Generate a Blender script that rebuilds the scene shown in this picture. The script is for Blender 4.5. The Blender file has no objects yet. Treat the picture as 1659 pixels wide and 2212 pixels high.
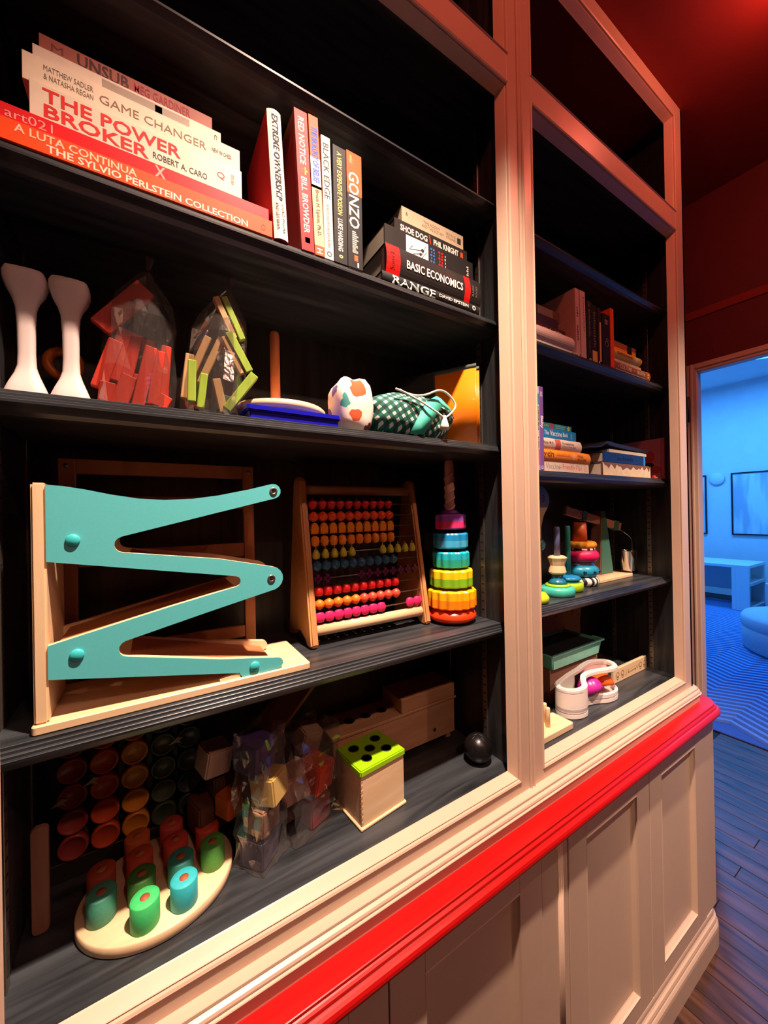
import bpy, bmesh, math, random
from mathutils import Vector, Matrix

# ------------------------------------------------------------------ camera
SC = bpy.context.scene
COL = SC.collection
FPX, W_PX = 810.0, 1659.0
YAW, PITCH, ROLL = 0.5573, 0.002, 0.0185
CAM_POS = Vector((0.0, -0.62, 1.65))
cd = bpy.data.cameras.new('camera')
cam = bpy.data.objects.new('camera', cd)
COL.objects.link(cam)
cd.sensor_fit = 'HORIZONTAL'
cd.sensor_width = 36.0
cd.lens = FPX / W_PX * 36.0
cd.clip_start = 0.02
fw = Vector((math.sin(YAW) * math.cos(PITCH), math.cos(YAW) * math.cos(PITCH), math.sin(PITCH)))
rt = Vector((math.cos(YAW), -math.sin(YAW), 0))
up = rt.cross(fw)
r2 = math.cos(ROLL) * rt - math.sin(ROLL) * up
u2 = math.sin(ROLL) * rt + math.cos(ROLL) * up
cam.matrix_world = Matrix(((r2.x, u2.x, -fw.x, CAM_POS.x), (r2.y, u2.y, -fw.y, CAM_POS.y),
                           (r2.z, u2.z, -fw.z, CAM_POS.z), (0, 0, 0, 1)))
SC.camera = cam

# ------------------------------------------------------------------ world, exposure
wd = bpy.data.worlds.new('world')
SC.world = wd
wd.use_nodes = True
wd.node_tree.nodes['Background'].inputs[0].default_value = (0.02, 0.015, 0.015, 1)
wd.node_tree.nodes['Background'].inputs[1].default_value = 0.05
SC.view_settings.view_transform = 'Standard'
SC.view_settings.look = 'None'
SC.view_settings.gamma = 1.0
SC.view_settings.exposure = 0.12
SC.view_settings.use_curve_mapping = False

# ceiling lamps of the two rooms (their housings are built further down)
CEIL = 3.22
WARM, REDL, ROSE = (1.0, 0.75, 0.58), (1.0, 0.22, 0.14), (1.0, 0.52, 0.36)
SPOTS = [  # x, y, watts, colour, cone, blend : warm beams below, red spill of the red-lined housings beside them, then added fill
    (0.38, -0.48, 420.0, WARM, 90, 0.9, (0, 0)),
    (1.60, -0.96, 300.0, WARM, 66, 1.0, (0.30, -0.20)),
    (0.38, -0.48, 6.5, REDL, 170, 0.6, (0, 0)),
    (1.56, -0.42, 7.5, REDL, 170, 0.6, (0, 0)),
    (-0.80, -0.42, 6.5, REDL, 170, 0.6, (0, 0)),  # added for red ambience, no lamp known here
    (0.38, -1.75, 35.0, ROSE, 165, 0.9, (0, 0)),  # added fill behind the camera to lift the shaded shelves
    (1.56, -1.75, 35.0, ROSE, 165, 0.9, (0, 0)),  # second added fill, likewise without a known lamp
]
LAMP_XY = [(0.38, -0.48), (1.56, -0.42), (1.60, -0.96), (-0.80, -0.42), (0.38, -1.75), (1.56, -1.75)]
for (x, y, e, c, cone, bl, (rx, ry)) in SPOTS:
    ld = bpy.data.lights.new('downlight_beam', 'POINT' if c == REDL else 'SPOT')
    ld.energy = e
    ld.color = c
    if c != REDL:
        ld.spot_size = math.radians(cone)
        ld.spot_blend = bl
    ld.shadow_soft_size = 0.03
    lo = bpy.data.objects.new('downlight_beam', ld)
    COL.objects.link(lo)
    lo.location = (x, y, CEIL - (0.075 if c == REDL else 0.035))
    lo.rotation_euler = (rx, ry, 0)
BLUE_LAMPS = [(5.4, 1.5), (7.4, 2.2), (7.6, 1.0)]
for (x, y) in BLUE_LAMPS:
    ld = bpy.data.lights.new('blue_lamp_light', 'AREA')
    ld.shape = 'DISK'
    ld.size = 0.45
    ld.energy = 70.0
    ld.color = (0.055, 0.33, 1.0)
    lo = bpy.data.objects.new('blue_lamp_light', ld)
    COL.objects.link(lo)
    lo.location = (x, y, 3.83)

# ------------------------------------------------------------------ materials
def lin(c):
    r = []
    for v in c:
        v = v / 255.0
        r.append(v / 12.92 if v <= 0.04045 else ((v + 0.055) / 1.055) ** 2.4)
    return (r[0], r[1], r[2], 1.0)

MC = {}
def _new(name):
    m = bpy.data.materials.new(name)
    m.use_nodes = True
    nt = m.node_tree
    return m, nt, nt.nodes['Principled BSDF']

def mat(name, c, rough=0.5, var=0.06, scale=40.0, bump=0.0, metal=0.0, coat=0.0, spec=0.5, sheen=0.0):
    """solid colour with a fine procedural mottling"""
    if name in MC:
        return MC[name]
    m, nt, b = _new(name)
    c = lin(c)
    tc = nt.nodes.new('ShaderNodeTexCoord')
    nz = nt.nodes.new('ShaderNodeTexNoise')
    nz.inputs['Scale'].default_value = scale
    nz.inputs['Detail'].default_value = 3.0
    nt.links.new(tc.outputs['Object'], nz.inputs['Vector'])
    rp = nt.nodes.new('ShaderNodeValToRGB')
    rp.color_ramp.elements[0].position = 0.3
    rp.color_ramp.elements[1].position = 0.7
    rp.color_ramp.elements[0].color = [v * (1 - var) for v in c[:3]] + [1]
    rp.color_ramp.elements[1].color = [min(1, v * (1 + var)) for v in c[:3]] + [1]
    nt.links.new(nz.outputs['Fac'], rp.inputs['Fac'])
    nt.links.new(rp.outputs['Color'], b.inputs['Base Color'])
    b.inputs['Roughness'].default_value = rough
    b.inputs['Metallic'].default_value = metal
    b.inputs['Specular IOR Level'].default_value = spec
    b.inputs['Coat Weight'].default_value = coat
    b.inputs['Sheen Weight'].default_value = sheen
    if bump > 0:
        bp = nt.nodes.new('ShaderNodeBump')
        bp.inputs['Strength'].default_value = bump
        bp.inputs['Distance'].default_value = 0.002
        nt.links.new(nz.outputs['Fac'], bp.inputs['Height'])
        nt.links.new(bp.outputs['Normal'], b.inputs['Normal'])
    MC[name] = m
    return m

def wood(name, c1, c2, rough=0.5, stretch=(2.5, 30, 30), bump=0.05, dist=3.0, spec=0.5, coat=0.0):
    """streaky grain; stretch = noise frequency along x, y, z"""
    if name in MC:
        return MC[name]
    m, nt, b = _new(name)
    tc = nt.nodes.new('ShaderNodeTexCoord')
    mp = nt.nodes.new('ShaderNodeMapping')
    mp.inputs['Scale'].default_value = stretch
    nt.links.new(tc.outputs['Object'], mp.inputs['Vector'])
    nz = nt.nodes.new('ShaderNodeTexNoise')
    nz.inputs['Scale'].default_value = 1.0
    nz.inputs['Detail'].default_value = 6.0
    nz.inputs['Distortion'].default_value = dist * 0.2
    nt.links.new(mp.outputs['Vector'], nz.inputs['Vector'])
    rp = nt.nodes.new('ShaderNodeValToRGB')
    rp.color_ramp.elements[0].position = 0.32
    rp.color_ramp.elements[1].position = 0.68
    rp.color_ramp.elements[0].color = lin(c1)
    rp.color_ramp.elements[1].color = lin(c2)
    nt.links.new(nz.outputs['Fac'], rp.inputs['Fac'])
    nt.links.new(rp.outputs['Color'], b.inputs['Base Color'])
    b.inputs['Roughness'].default_value = rough
    b.inputs['Specular IOR Level'].default_value = spec
    b.inputs['Coat Weight'].default_value = coat
    bp = nt.nodes.new('ShaderNodeBump')
    bp.inputs['Strength'].default_value = bump
    bp.inputs['Distance'].default_value = 0.002
    nt.links.new(nz.outputs['Fac'], bp.inputs['Height'])
    nt.links.new(bp.outputs['Normal'], b.inputs['Normal'])
    MC[name] = m
    return m

def film(name, tint=(235, 230, 225), haze=0.025, gloss=0.17):
    """thin clear plastic: mostly transparent, a little sheen and a little haze"""
    if name in MC:
        return MC[name]
    m = bpy.data.materials.new(name)
    m.use_nodes = True
    nt = m.node_tree
    nt.nodes.remove(nt.nodes['Principled BSDF'])
    out = nt.nodes['Material Output']
    tr = nt.nodes.new('ShaderNodeBsdfTransparent')
    tr.inputs[0].default_value = lin(tint)
    gl = nt.nodes.new('ShaderNodeBsdfGlossy')
    gl.inputs['Roughness'].default_value = 0.12
    df = nt.nodes.new('ShaderNodeBsdfDiffuse')
    df.inputs[0].default_value = lin(tint)
    nz = nt.nodes.new('ShaderNodeTexNoise')
    nz.inputs['Scale'].default_value = 60.0
    bp = nt.nodes.new('ShaderNodeBump')
    bp.inputs['Strength'].default_value = 0.25
    bp.inputs['Distance'].default_value = 0.003
    tc = nt.nodes.new('ShaderNodeTexCoord')
    nt.links.new(tc.outputs['Object'], nz.inputs['Vector'])
    nt.links.new(nz.outputs['Fac'], bp.inputs['Height'])
    nt.links.new(bp.outputs['Normal'], gl.inputs['Normal'])
    m1 = nt.nodes.new('ShaderNodeMixShader')
    m1.inputs[0].default_value = gloss
    nt.links.new(tr.outputs[0], m1.inputs[1])
    nt.links.new(gl.outputs[0], m1.inputs[2])
    m2 = nt.nodes.new('ShaderNodeMixShader')
    m2.inputs[0].default_value = haze
    nt.links.new(m1.outputs[0], m2.inputs[1])
    nt.links.new(df.outputs[0], m2.inputs[2])
    nt.links.new(m2.outputs[0], out.inputs['Surface'])
    MC[name] = m
    return m

def glow(name, c, strength):
    if name in MC:
        return MC[name]
    m, nt, b = _new(name)
    b.inputs['Base Color'].default_value = (*c, 1)
    b.inputs['Emission Color'].default_value = (*c, 1)
    b.inputs['Emission Strength'].default_value = strength
    MC[name] = m
    return m

def col(c, rough=0.45, **k):
    return mat('colour_%02x%02x%02x_%d' % (c[0], c[1], c[2], int(rough * 100)), c, rough, **k)

CREAM = mat('cream_paint', (206, 176, 154), 0.38, 0.02, 25, 0.02)
RED_WALL = mat('dark_red_wall_paint', (92, 11, 17), 0.7, 0.05, 8)
RED_CEIL = mat('red_ceiling_paint', (132, 26, 15), 0.75, 0.05, 8)
RED_GLOSS = mat('glossy_red_paint', (178, 14, 14), 0.32, 0.03, 30, 0.02)
BLACKW = wood('black_stained_wood', (26, 29, 33), (66, 70, 75), 0.34, (3, 45, 45), 0.04)
BLACKV = wood('black_stained_wood_upright', (26, 27, 29), (54, 55, 57), 0.36, (45, 45, 3), 0.04)
STEEL = mat('brushed_steel', (150, 140, 130), 0.35, 0.05, 60, metal=0.9)
DARK = mat('black_void', (6, 6, 6), 0.8)
MAPLE = wood('pale_maple', (222, 188, 146), (238, 208, 168), 0.45, (4, 40, 40), 0.02)
MAPLE_Z = wood('pale_maple_upright', (222, 188, 146), (238, 208, 168), 0.45, (40, 40, 4), 0.02)
PINE = wood('pine_grain', (176, 112, 62), (222, 166, 108), 0.45, (38, 6, 5), 0.03)
DOWEL = wood('dowel_wood', (196, 150, 104), (222, 182, 134), 0.5, (5, 30, 30), 0.02)
PAGES = wood('page_block', (196, 180, 156), (226, 212, 190), 0.85, (3, 3, 900), 0.15)
PAGES_X = wood('page_block_upright', (196, 180, 156), (226, 212, 190), 0.85, (900, 3, 3), 0.15)
FLOORW = wood('dark_oak_floor', (28, 16, 11), (88, 54, 36), 0.42, (16, 2.2, 10), 0.06, dist=9)
WHITE = mat('white_plastic', (232, 226, 220), 0.35, 0.02)
TEAL = mat('teal_paint', (90, 194, 200), 0.5, 0.02, 300, 0.03)
BAGF = film('clear_bag_film')

# ------------------------------------------------------------------ mesh helpers
class MB:
    def __init__(self, m=None):
        self.v, self.f, self.s = [], [], []
        self.m = m or Matrix.Identity(4)
    def add(self, vs, fs, smooth=False):
        n = len(self.v)
        for p in vs:
            self.v.append(self.m @ Vector(p))
        for f in fs:
            self.f.append([i + n for i in f])
            self.s.append(smooth)
        return self
    def box(self, x0, x1, y0, y1, z0, z1):
        vs = [(x, y, z) for x in (x0, x1) for y in (y0, y1) for z in (z0, z1)]
        return self.add(vs, [(0, 1, 3, 2), (4, 6, 7, 5), (0, 4, 5, 1), (2, 3, 7, 6), (0, 2, 6, 4), (1, 5, 7, 3)])
    def prism(self, pts, a0, a1, axis='y', smooth=False):
        """closed outline pts (2D) extruded along axis from a0 to a1"""
        n = len(pts)
        def P(p, a):
            return {'x': (a, p[0], p[1]), 'y': (p[0], a, p[1]), 'z': (p[0], p[1], a)}[axis]
        vs = [P(p, a0) for p in pts] + [P(p, a1) for p in pts]
        k = len(self.v)
        self.add(vs, [list(range(n))[::-1], list(range(n, 2 * n))])
        for i in range(n):
            j = (i + 1) % n
            self.f.append([k + i, k + j, k + n + j, k + n + i])
            self.s.append(smooth)
        return self
    def lathe(self, prof, c=(0, 0, 0), axis='z', n=24, smooth=True, sx=1.0, sy=1.0, lobes=0, lobe=0.0):
        """prof = [(r, h)...] turned about an axis through c"""
        rings = []
        vs, fs = [], []
        for (r, h) in prof:
            ring = []
            if r < 1e-6:
                ring = [len(vs)]
                vs.append(self._ax(c, 0, 0, h, axis))
            else:
                for i in range(n):
                    a = 2 * math.pi * i / n
                    rr = r * (1 + lobe * math.cos(lobes * a)) if lobes else r
                    ring.append(len(vs))
                    vs.append(self._ax(c, rr * math.cos(a) * sx, rr * math.sin(a) * sy, h, axis))
            rings.append(ring)
        for A, B in zip(rings[:-1], rings[1:]):
            if len(A) == 1 and len(B) == 1:
                continue
            for i in range(n):
                j = (i + 1) % n
                if len(A) == 1:
                    fs.append((A[0], B[i], B[j]))
                elif len(B) == 1:
                    fs.append((A[i], B[0], A[j]))
                else:
                    fs.append((A[i], B[i], B[j], A[j]))
        if len(rings[0]) > 1:
            fs.append(rings[0])
        if len(rings[-1]) > 1:
            fs.append(rings[-1][::-1])
        return self.add(vs, fs, smooth)
    @staticmethod
    def _ax(c, a, b, h, axis):
        if axis == 'z':
            return (c[0] + a, c[1] + b, c[2] + h)
        if axis == 'y':
            return (c[0] + a, c[1] + h, c[2] + b)
        return (c[0] + h, c[1] + a, c[2] + b)
    def ball(self, c, r, n=16, k=8, sz=1.0, sx=1.0, sy=1.0):
        pr = [(r * math.sin(math.pi * i / k), -r * sz * math.cos(math.pi * i / k)) for i in range(k + 1)]
        pr[0] = (0, pr[0][1]); pr[-1] = (0, pr[-1][1])
        return self.lathe(pr, c, 'z', n, True, sx, sy)
    def torus(self, c, R, r, axis='z', n=24, k=10, lobes=0, lobe=0.0, sz=1.0):
        vs, fs = [], []
        for i in range(n):
            a = 2 * math.pi * i / n
            RR = R * (1 + lobe * math.cos(lobes * a)) if lobes else R
            for j in range(k):
                b = 2 * math.pi * j / k
                q = RR + r * math.cos(b)
                vs.append(self._ax(c, q * math.cos(a), q * math.sin(a), r * sz * math.sin(b), axis))
        for i in range(n):
            for j in range(k):
                fs.append((i * k + j, ((i + 1) % n) * k + j, ((i + 1) % n) * k + (j + 1) % k, i * k + (j + 1) % k))
        return self.add(vs, fs, True)
    def tube(self, pts, r, n=8, smooth=True, caps=True):
        pts = [Vector(p) for p in pts]
        vs, fs = [], []
        pn = None
        for i, p in enumerate(pts):
            t = (pts[min(i + 1, len(pts) - 1)] - pts[max(i - 1, 0)]).normalized()
            if pn is None:
                pn = t.orthogonal().normalized()
            pn = (pn - t * pn.dot(t)).normalized()
            q = t.cross(pn)
            rr = r[i] if isinstance(r, (list, tuple)) else r
            for j in range(n):
                a = 2 * math.pi * j / n
                vs.append(p + pn * (rr * math.cos(a)) + q * (rr * math.sin(a)))
        for i in range(len(pts) - 1):
            for j in range(n):
                fs.append((i * n + j, i * n + (j + 1) % n, (i + 1) * n + (j + 1) % n, (i + 1) * n + j))
        if caps:
            fs.append(list(range(n))[::-1])
            fs.append([(len(pts) - 1) * n + j for j in range(n)])
        return self.add(vs, fs, smooth)
    def build(self, name, m, parent=None, bevel=0.0, seg=1, base=None, smooth_angle=None):
        me = bpy.data.meshes.new(name)
        off = Vector(base) if base is not None else (Vector(parent['_o']) if parent is not None else Vector((0, 0, 0)))
        me.from_pydata([p - off for p in self.v], [], self.f)
        for p, s in zip(me.polygons, self.s):
            p.use_smooth = s
        bm = bmesh.new()
        bm.from_mesh(me)
        bmesh.ops.recalc_face_normals(bm, faces=bm.faces)
        if bevel > 0:
            es = [e for e in bm.edges if len(e.link_faces) == 2 and e.calc_face_angle(0) > 0.6]
            bmesh.ops.bevel(bm, geom=es, offset=bevel, segments=seg, affect='EDGES', clamp_overlap=True)
        bm.to_mesh(me)
        bm.free()
        me.materials.append(m)
        o = bpy.data.objects.new(name, me)
        COL.objects.link(o)
        if parent is not None:
            o.parent = parent
            o['_o'] = tuple(off)
        else:
            o.location = off
            o['_o'] = tuple(off)
        return o

def tag(o, label, cat, group=None):
    o['label'] = label
    o['category'] = cat
    if group:
        o['group'] = group
    return o

def thing(name, label, cat, base, group=None):
    o = bpy.data.objects.new(name, None)
    o.empty_display_size = 0.02
    COL.objects.link(o)
    o.location = base
    o['_o'] = tuple(base)
    return tag(o, label, cat, group)

def struct(o):
    o['kind'] = 'structure'
    return o

def place(x, y, z, rz=0.0, rx=0.0, ry=0.0):
    return Matrix.Translation((x, y, z)) @ Matrix.Rotation(rz, 4, 'Z') @ Matrix.Rotation(ry, 4, 'Y') @ Matrix.Rotation(rx, 4, 'X')

def smooth_path(pts, k=6, closed=True):
    out = []
    n = len(pts)
    rng = range(n) if closed else range(n - 1)
    for i in rng:
        g = lambda j: Vector(pts[j % n]) if closed else Vector(pts[max(0, min(n - 1, j))])
        p0, p1, p2, p3 = g(i - 1), g(i), g(i + 1), g(i + 2)
        for s in range(k):
            t = s / k
            out.append(tuple(0.5 * ((2 * p1) + (p2 - p0) * t + (2 * p0 - 5 * p1 + 4 * p2 - p3) * t * t + (3 * p1 - p0 - 3 * p2 + p3) * t ** 3)))
    if not closed:
        out.append(tuple(pts[-1]))
    return out

# ------------------------------------------------------------------ lettering
TXC = {}
def text_mesh(s, bold=0.0, shear=0.0):
    """outline of the built-in font, squared into the unit box"""
    key = (s, bold, shear)
    if key in TXC:
        return TXC[key]
    if s[0] == '~':       # lettering too small to read: a row of uneven strokes
        rr = random.Random(len(s) * 7 + int(s[1:]))
        uv, fs, n = [], [], int(s[1:])
        for i in range(n):
            a, w, h = (i + 0.1) / n, 0.62 / n, rr.choice((0.6, 0.7, 1.0))
            k = len(uv)
            uv += [(a, 0), (a + w, 0), (a + w, h), (a, h)]
            fs.append([k, k + 1, k + 2, k + 3])
        TXC[key] = (uv, fs)
        return TXC[key]
    cu = bpy.data.curves.new('lettering', 'FONT')
    cu.body = s
    cu.size = 1.0
    cu.resolution_u = 2
    cu.offset = bold
    cu.shear = shear
    cu.align_x = 'LEFT'
    to = bpy.data.objects.new('lettering', cu)
    me = bpy.data.meshes.new_from_object(to)
    vs = [v.co.copy() for v in me.vertices]
    fs = [list(p.vertices) for p in me.polygons]
    bpy.data.objects.remove(to)
    bpy.data.curves.remove(cu)
    bpy.data.meshes.remove(me)
    if not vs:
        return [], []
    x0 = min(v.x for v in vs); x1 = max(v.x for v in vs)
    y0 = min(v.y for v in vs); y1 = max(v.y for v in vs)
    uv = [((v.x - x0) / max(1e-6, x1 - x0), (v.y - y0) / max(1e-6, y1 - y0)) for v in vs]
    TXC[key] = (uv, fs)
    return TXC[key]

# ------------------------------------------------------------------ books
def bcol(c, rough):
    return mat('print_%02x%02x%02x_%d' % (c[0], c[1], c[2], int(rough * 100)), c, rough + 0.12, 0.05, 40, spec=0.22)

def book(label, x, y, z, L, T, W, cover, mode='flat', texts=(), patches=(), rnd=0.0, hard=True, group=None,
         yaw=0.0, pages=None, rough=0.42, lean=0.0, name='book', skew=None):
    """spine length L, thickness T, depth W. flat: spine along x, lying. up: standing.
    texts: (string, u0, u1, t0, t1, colour, bold, shear, rot); u, t as fractions of the spine"""
    base = (x, y, z)
    o = thing(name, label, 'book', base, group)
    R = place(x, y, z, yaw, 0, lean)
    def P(u, t, d):
        return (u, d, t) if mode == 'flat' else (t, d, L - u)
    def cv(t):
        q = 2 * t / T - 1
        return -rnd * (1 - q * q)
    b = 0.0026 if hard else 0.0012
    ins = 0.003 if hard else 0.0004
    n = 8 if rnd else 1
    sp = [(T * i / n) for i in range(n + 1)]
    outer = [(W, 0.0)] + [(cv(t), t) for t in sp] + [(W, T)]
    inner = [(W, T - b), (b + 0.001, T - b), (b + 0.001, b), (W, b)]
    prof = outer + inner
    mb = MB(R)
    m = len(prof)
    vs = [P(0, t, d) for (d, t) in prof] + [P(L, t, d) for (d, t) in prof]
    fs = [list(range(m))[::-1], list(range(m, 2 * m))] + [[i, (i + 1) % m, m + (i + 1) % m, m + i] for i in range(m)]
    mb.add(vs, fs)
    cm = cover if not isinstance(cover, tuple) else bcol(cover, rough)
    mb.build('cover', cm, o, bevel=0.0006)
    pg = MB(R)
    q = [P(u, t, d) for u in (ins, L - ins) for t in (b, T - b) for d in (b + 0.001, W - ins)]
    pg.add(q, [(0, 1, 3, 2), (4, 6, 7, 5), (0, 4, 5, 1), (2, 3, 7, 6), (0, 2, 6, 4), (1, 5, 7, 3)])
    pg.build('pages', pages or (PAGES if mode == 'flat' else PAGES_X), o)
    for (u0, u1, t0, t1, c) in patches:
        k = 6 if rnd else 1
        vs, fs = [], []
        for i in range(k + 1):
            t = T * (t0 + (t1 - t0) * i / k)
            for u in (u0, u1):
                vs.append(P(L * u, t, cv(t) - (0.0005 if rnd else 0.00012)))
        for i in range(k):
            fs.append((2 * i, 2 * i + 1, 2 * i + 3, 2 * i + 2))
        p = MB(R)
        p.add(vs, fs)
        p.build('spine_panel', bcol(c, rough) if isinstance(c, tuple) else c, o)
    by = {}
    for tx in texts:
        s, u0, u1, t0, t1, c = tx[:6]
        bold = tx[6] if len(tx) > 6 else 0.0
        sh = tx[7] if len(tx) > 7 else 0.0
        rot = tx[8] if len(tx) > 8 else 0
        uv, fs = text_mesh(s, bold, sh)
        vs = []
        for (a, e) in uv:
            if rot == 1:
                a, e = 1 - e, a
            u = L * (u0 + (u1 - u0) * a)
            t = T * (t0 + (t1 - t0) * e)
            vs.append(P(u, t, cv(t) - (0.0011 if rnd else 0.00028)))
        by.setdefault(c, MB(R)).add(vs, fs)
    for c, mbt in by.items():
        mbt.build('spine_lettering', bcol(c, 0.5), o)
    return o
# ================================================================== the rooms
RX0, RX1, RY0, RY1 = -1.6, 2.40, -2.7, 0.42       # the red room
BX1, BY0, BY1, BZ = 9.1, -1.7, 3.4, 3.9            # the blue room behind the doorway
DOOR_Y0, DOOR_Y1, DOOR_Z = -0.86, 0.160, 2.345
WT = 0.05
floor = struct(MB().box(RX0 - 0.1, BX1 + 0.1, RY0 - 0.1, BY1 + 0.1, -0.06, -0.004).build('floor', mat('floor_joint', (22, 12, 9), 0.8)))
random.seed(3)
px = 0.95
k = 0
while px < 3.5:
    w = 0.088
    for (y0, y1) in ((-1.9 + 0.37 * (k % 3), -0.75 + 0.37 * (k % 3)), (-0.75 + 0.37 * (k % 3), 0.42)):
        MB().box(px + 0.0012, px + w - 0.0012, y0 + 0.001, y1 - 0.001, -0.02, random.uniform(-0.0006, 0.0)).build('plank', FLOORW, floor, bevel=0.0012)
    px += w
    k += 1
struct(MB().box(RX0 - 0.1, RX1, RY0 - 0.1, RY1 + 0.1, CEIL, CEIL + 0.1).build('ceiling', RED_CEIL))
struct(MB().box(RX0 - 0.1, RX1 + WT, RY1, RY1 + 0.1, 0, CEIL).build('wall_back', RED_WALL))
struct(MB().box(RX0 - 0.1, RX0, RY0, RY1, 0, CEIL).build('wall_left', RED_WALL))
struct(MB().box(RX0 - 0.1, RX1 + WT, RY0 - 0.1, RY0, 0, CEIL).build('wall_front', RED_WALL))
wr = MB().box(RX1, RX1 + WT, DOOR_Y1 + 0.012, RY1, 0, CEIL)
wr.box(RX1, RX1 + WT, RY0, DOOR_Y0 - 0.012, 0, CEIL).box(RX1, RX1 + WT, DOOR_Y0 - 0.012, DOOR_Y1 + 0.012, DOOR_Z + 0.012, CEIL)
struct(wr.build('wall_right', RED_WALL))
# picture rail moulding on the red wall above the doorway
struct(MB().box(RX1 - 0.006, RX1, RY0, RY1, 2.62, 2.66).build('trim_1', RED_CEIL, bevel=0.002))
# door casing with its hinge
d1 = thing('door_1', 'cream door casing around the opening to the blue room', 'door casing', (RX1, DOOR_Y1, 0))
d1['kind'] = 'structure'
del d1['category']
for nm, a in (('casing_side', (DOOR_Y1 - 0.004, DOOR_Y1 + 0.040, 0, DOOR_Z + 0.040)),
              ('casing_side', (DOOR_Y0 - 0.040, DOOR_Y0 + 0.004, 0, DOOR_Z + 0.040)),
              ('casing_head', (DOOR_Y0, DOOR_Y1, DOOR_Z - 0.004, DOOR_Z + 0.040))):
    m_ = MB().box(RX1 - 0.014, RX1, *a)
    yy0, yy1, zz0, zz1 = a
    if nm == 'casing_side':
        m_.box(RX1 - 0.020, RX1 - 0.012, (yy0 + yy1) / 2 - 0.006, (yy0 + yy1) / 2 + 0.006, zz0, zz1)
    else:
        m_.box(RX1 - 0.020, RX1 - 0.012, yy0, yy1, (zz0 + zz1) / 2 - 0.006, (zz0 + zz1) / 2 + 0.006)
    m_.build(nm, CREAM, d1, bevel=0.003)
MB().box(RX1, RX1 + WT, DOOR_Y1, DOOR_Y1 + 0.012, 0, DOOR_Z).build('jamb', CREAM, d1)
MB().box(RX1, RX1 + WT, DOOR_Y0 - 0.012, DOOR_Y0, 0, DOOR_Z).build('jamb', CREAM, d1)
MB().box(RX1, RX1 + WT, DOOR_Y0 - 0.012, DOOR_Y1 + 0.012, DOOR_Z, DOOR_Z + 0.012).build('head_jamb', CREAM, d1)
hg = MB().box(RX1 - 0.030, RX1 - 0.013, DOOR_Y1 + 0.030, DOOR_Y1 + 0.062, 2.10, 2.21)
hg.lathe([(0.007, 2.09), (0.007, 2.22)], (RX1 - 0.026, DOOR_Y1 + 0.030, 0), 'z', 10)
hg.build('hinge', col((20, 20, 26), 0.4), d1, bevel=0.001)
# blue room shell: plain white walls, the lamps are blue
BWALL = mat('pale_wall_paint', (215, 215, 218), 0.7, 0.03, 6)
struct(MB().box(BX1, BX1 + 0.1, BY0 - 0.1, BY1 + 0.1, 0, BZ).build('wall_far', BWALL))
struct(MB().box(RX1 + WT, BX1, BY1, BY1 + 0.1, 0, BZ).build('wall_far_left', BWALL))
struct(MB().box(RX1 + WT, BX1, BY0 - 0.1, BY0, 0, BZ).build('wall_far_right', BWALL))
struct(MB().box(RX1 + WT, RX1 + WT + 0.02, DOOR_Y1 + 0.06, BY1, 0, BZ).build('wall_near', BWALL))
struct(MB().box(RX1 + WT, BX1 + 0.1, BY0 - 0.1, BY1 + 0.1, BZ, BZ + 0.1).build('ceiling_far', BWALL))
struct(MB().box(BX1 - 0.015, BX1, BY0, BY1, 0, 0.14).build('baseboard_far', BWALL, bevel=0.004))
# recessed lamps in the red ceiling, the last three added to carry fill light
for i, (x, y) in enumerate(LAMP_XY):
    lb = ['recessed ceiling lamp above the left bookcase', 'recessed ceiling lamp above the right bookcase', 'tilted recessed ceiling lamp in front of the right bookcase',
          'added red fill lamp beside the left end of the case', 'added fill lamp behind the camera on the left',
          'added fill lamp behind the camera on the right'][i]
    t = thing('recessed_lamp', lb, 'ceiling lamp', (x, y, CEIL), 'recessed ceiling lamps')
    MB().torus((x, y, CEIL - 0.004), 0.052, 0.009, 'z', 28, 8).build('trim_ring', RED_CEIL, t)
    g = glow('lamp_lens_red', (1.0, 0.10, 0.04), 30.0) if i != 2 else glow('lamp_lens_warm', (1.0, 0.66, 0.45), 8.0)
    MB().lathe([(0, -0.003), (0.046, -0.003), (0.046, 0.0)], (x, y, CEIL), 'z', 24).build('lens', g, t)
for i, (x, y) in enumerate(BLUE_LAMPS):
    t = thing('ceiling_lamp', ['blue glowing ceiling disc lamp nearest the doorway', 'blue glowing ceiling disc lamp over the desk',
                               'blue glowing ceiling disc lamp at the far right'][i], 'ceiling lamp', (x, y, BZ), 'blue ceiling lamps')
    MB().lathe([(0.25, 0), (0.25, -0.04), (0.23, -0.05)], (x, y, BZ), 'z', 32).build('housing', WHITE, t)
    MB().lathe([(0.0, -0.056), (0.225, -0.056), (0.228, -0.05)], (x, y, BZ), 'z', 32).build('diffuser', glow('blue_diffuser', (0.05, 0.3, 1.0), 3.0), t)

# ================================================================== the built-in case
def frame_loop(x0, x1, z0, z1, prof, name, m, parent):
    """mitred frame round an opening; prof = [(outward offset, y)...]"""
    mb = MB()
    n = len(prof)
    vs = []
    for (sx, sz) in ((-1, -1), (1, -1), (1, 1), (-1, 1)):
        for (o, y) in prof:
            vs.append(((x0 - o) if sx < 0 else (x1 + o), y, (z0 - o) if sz < 0 else (z1 + o)))
    fs = []
    for c in range(4):
        for i in range(n - 1):
            d = (c + 1) % 4
            fs.append((c * n + i, c * n + i + 1, d * n + i + 1, d * n + i))
    mb.add(vs, fs)
    return mb.build(name, m, parent)

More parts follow.
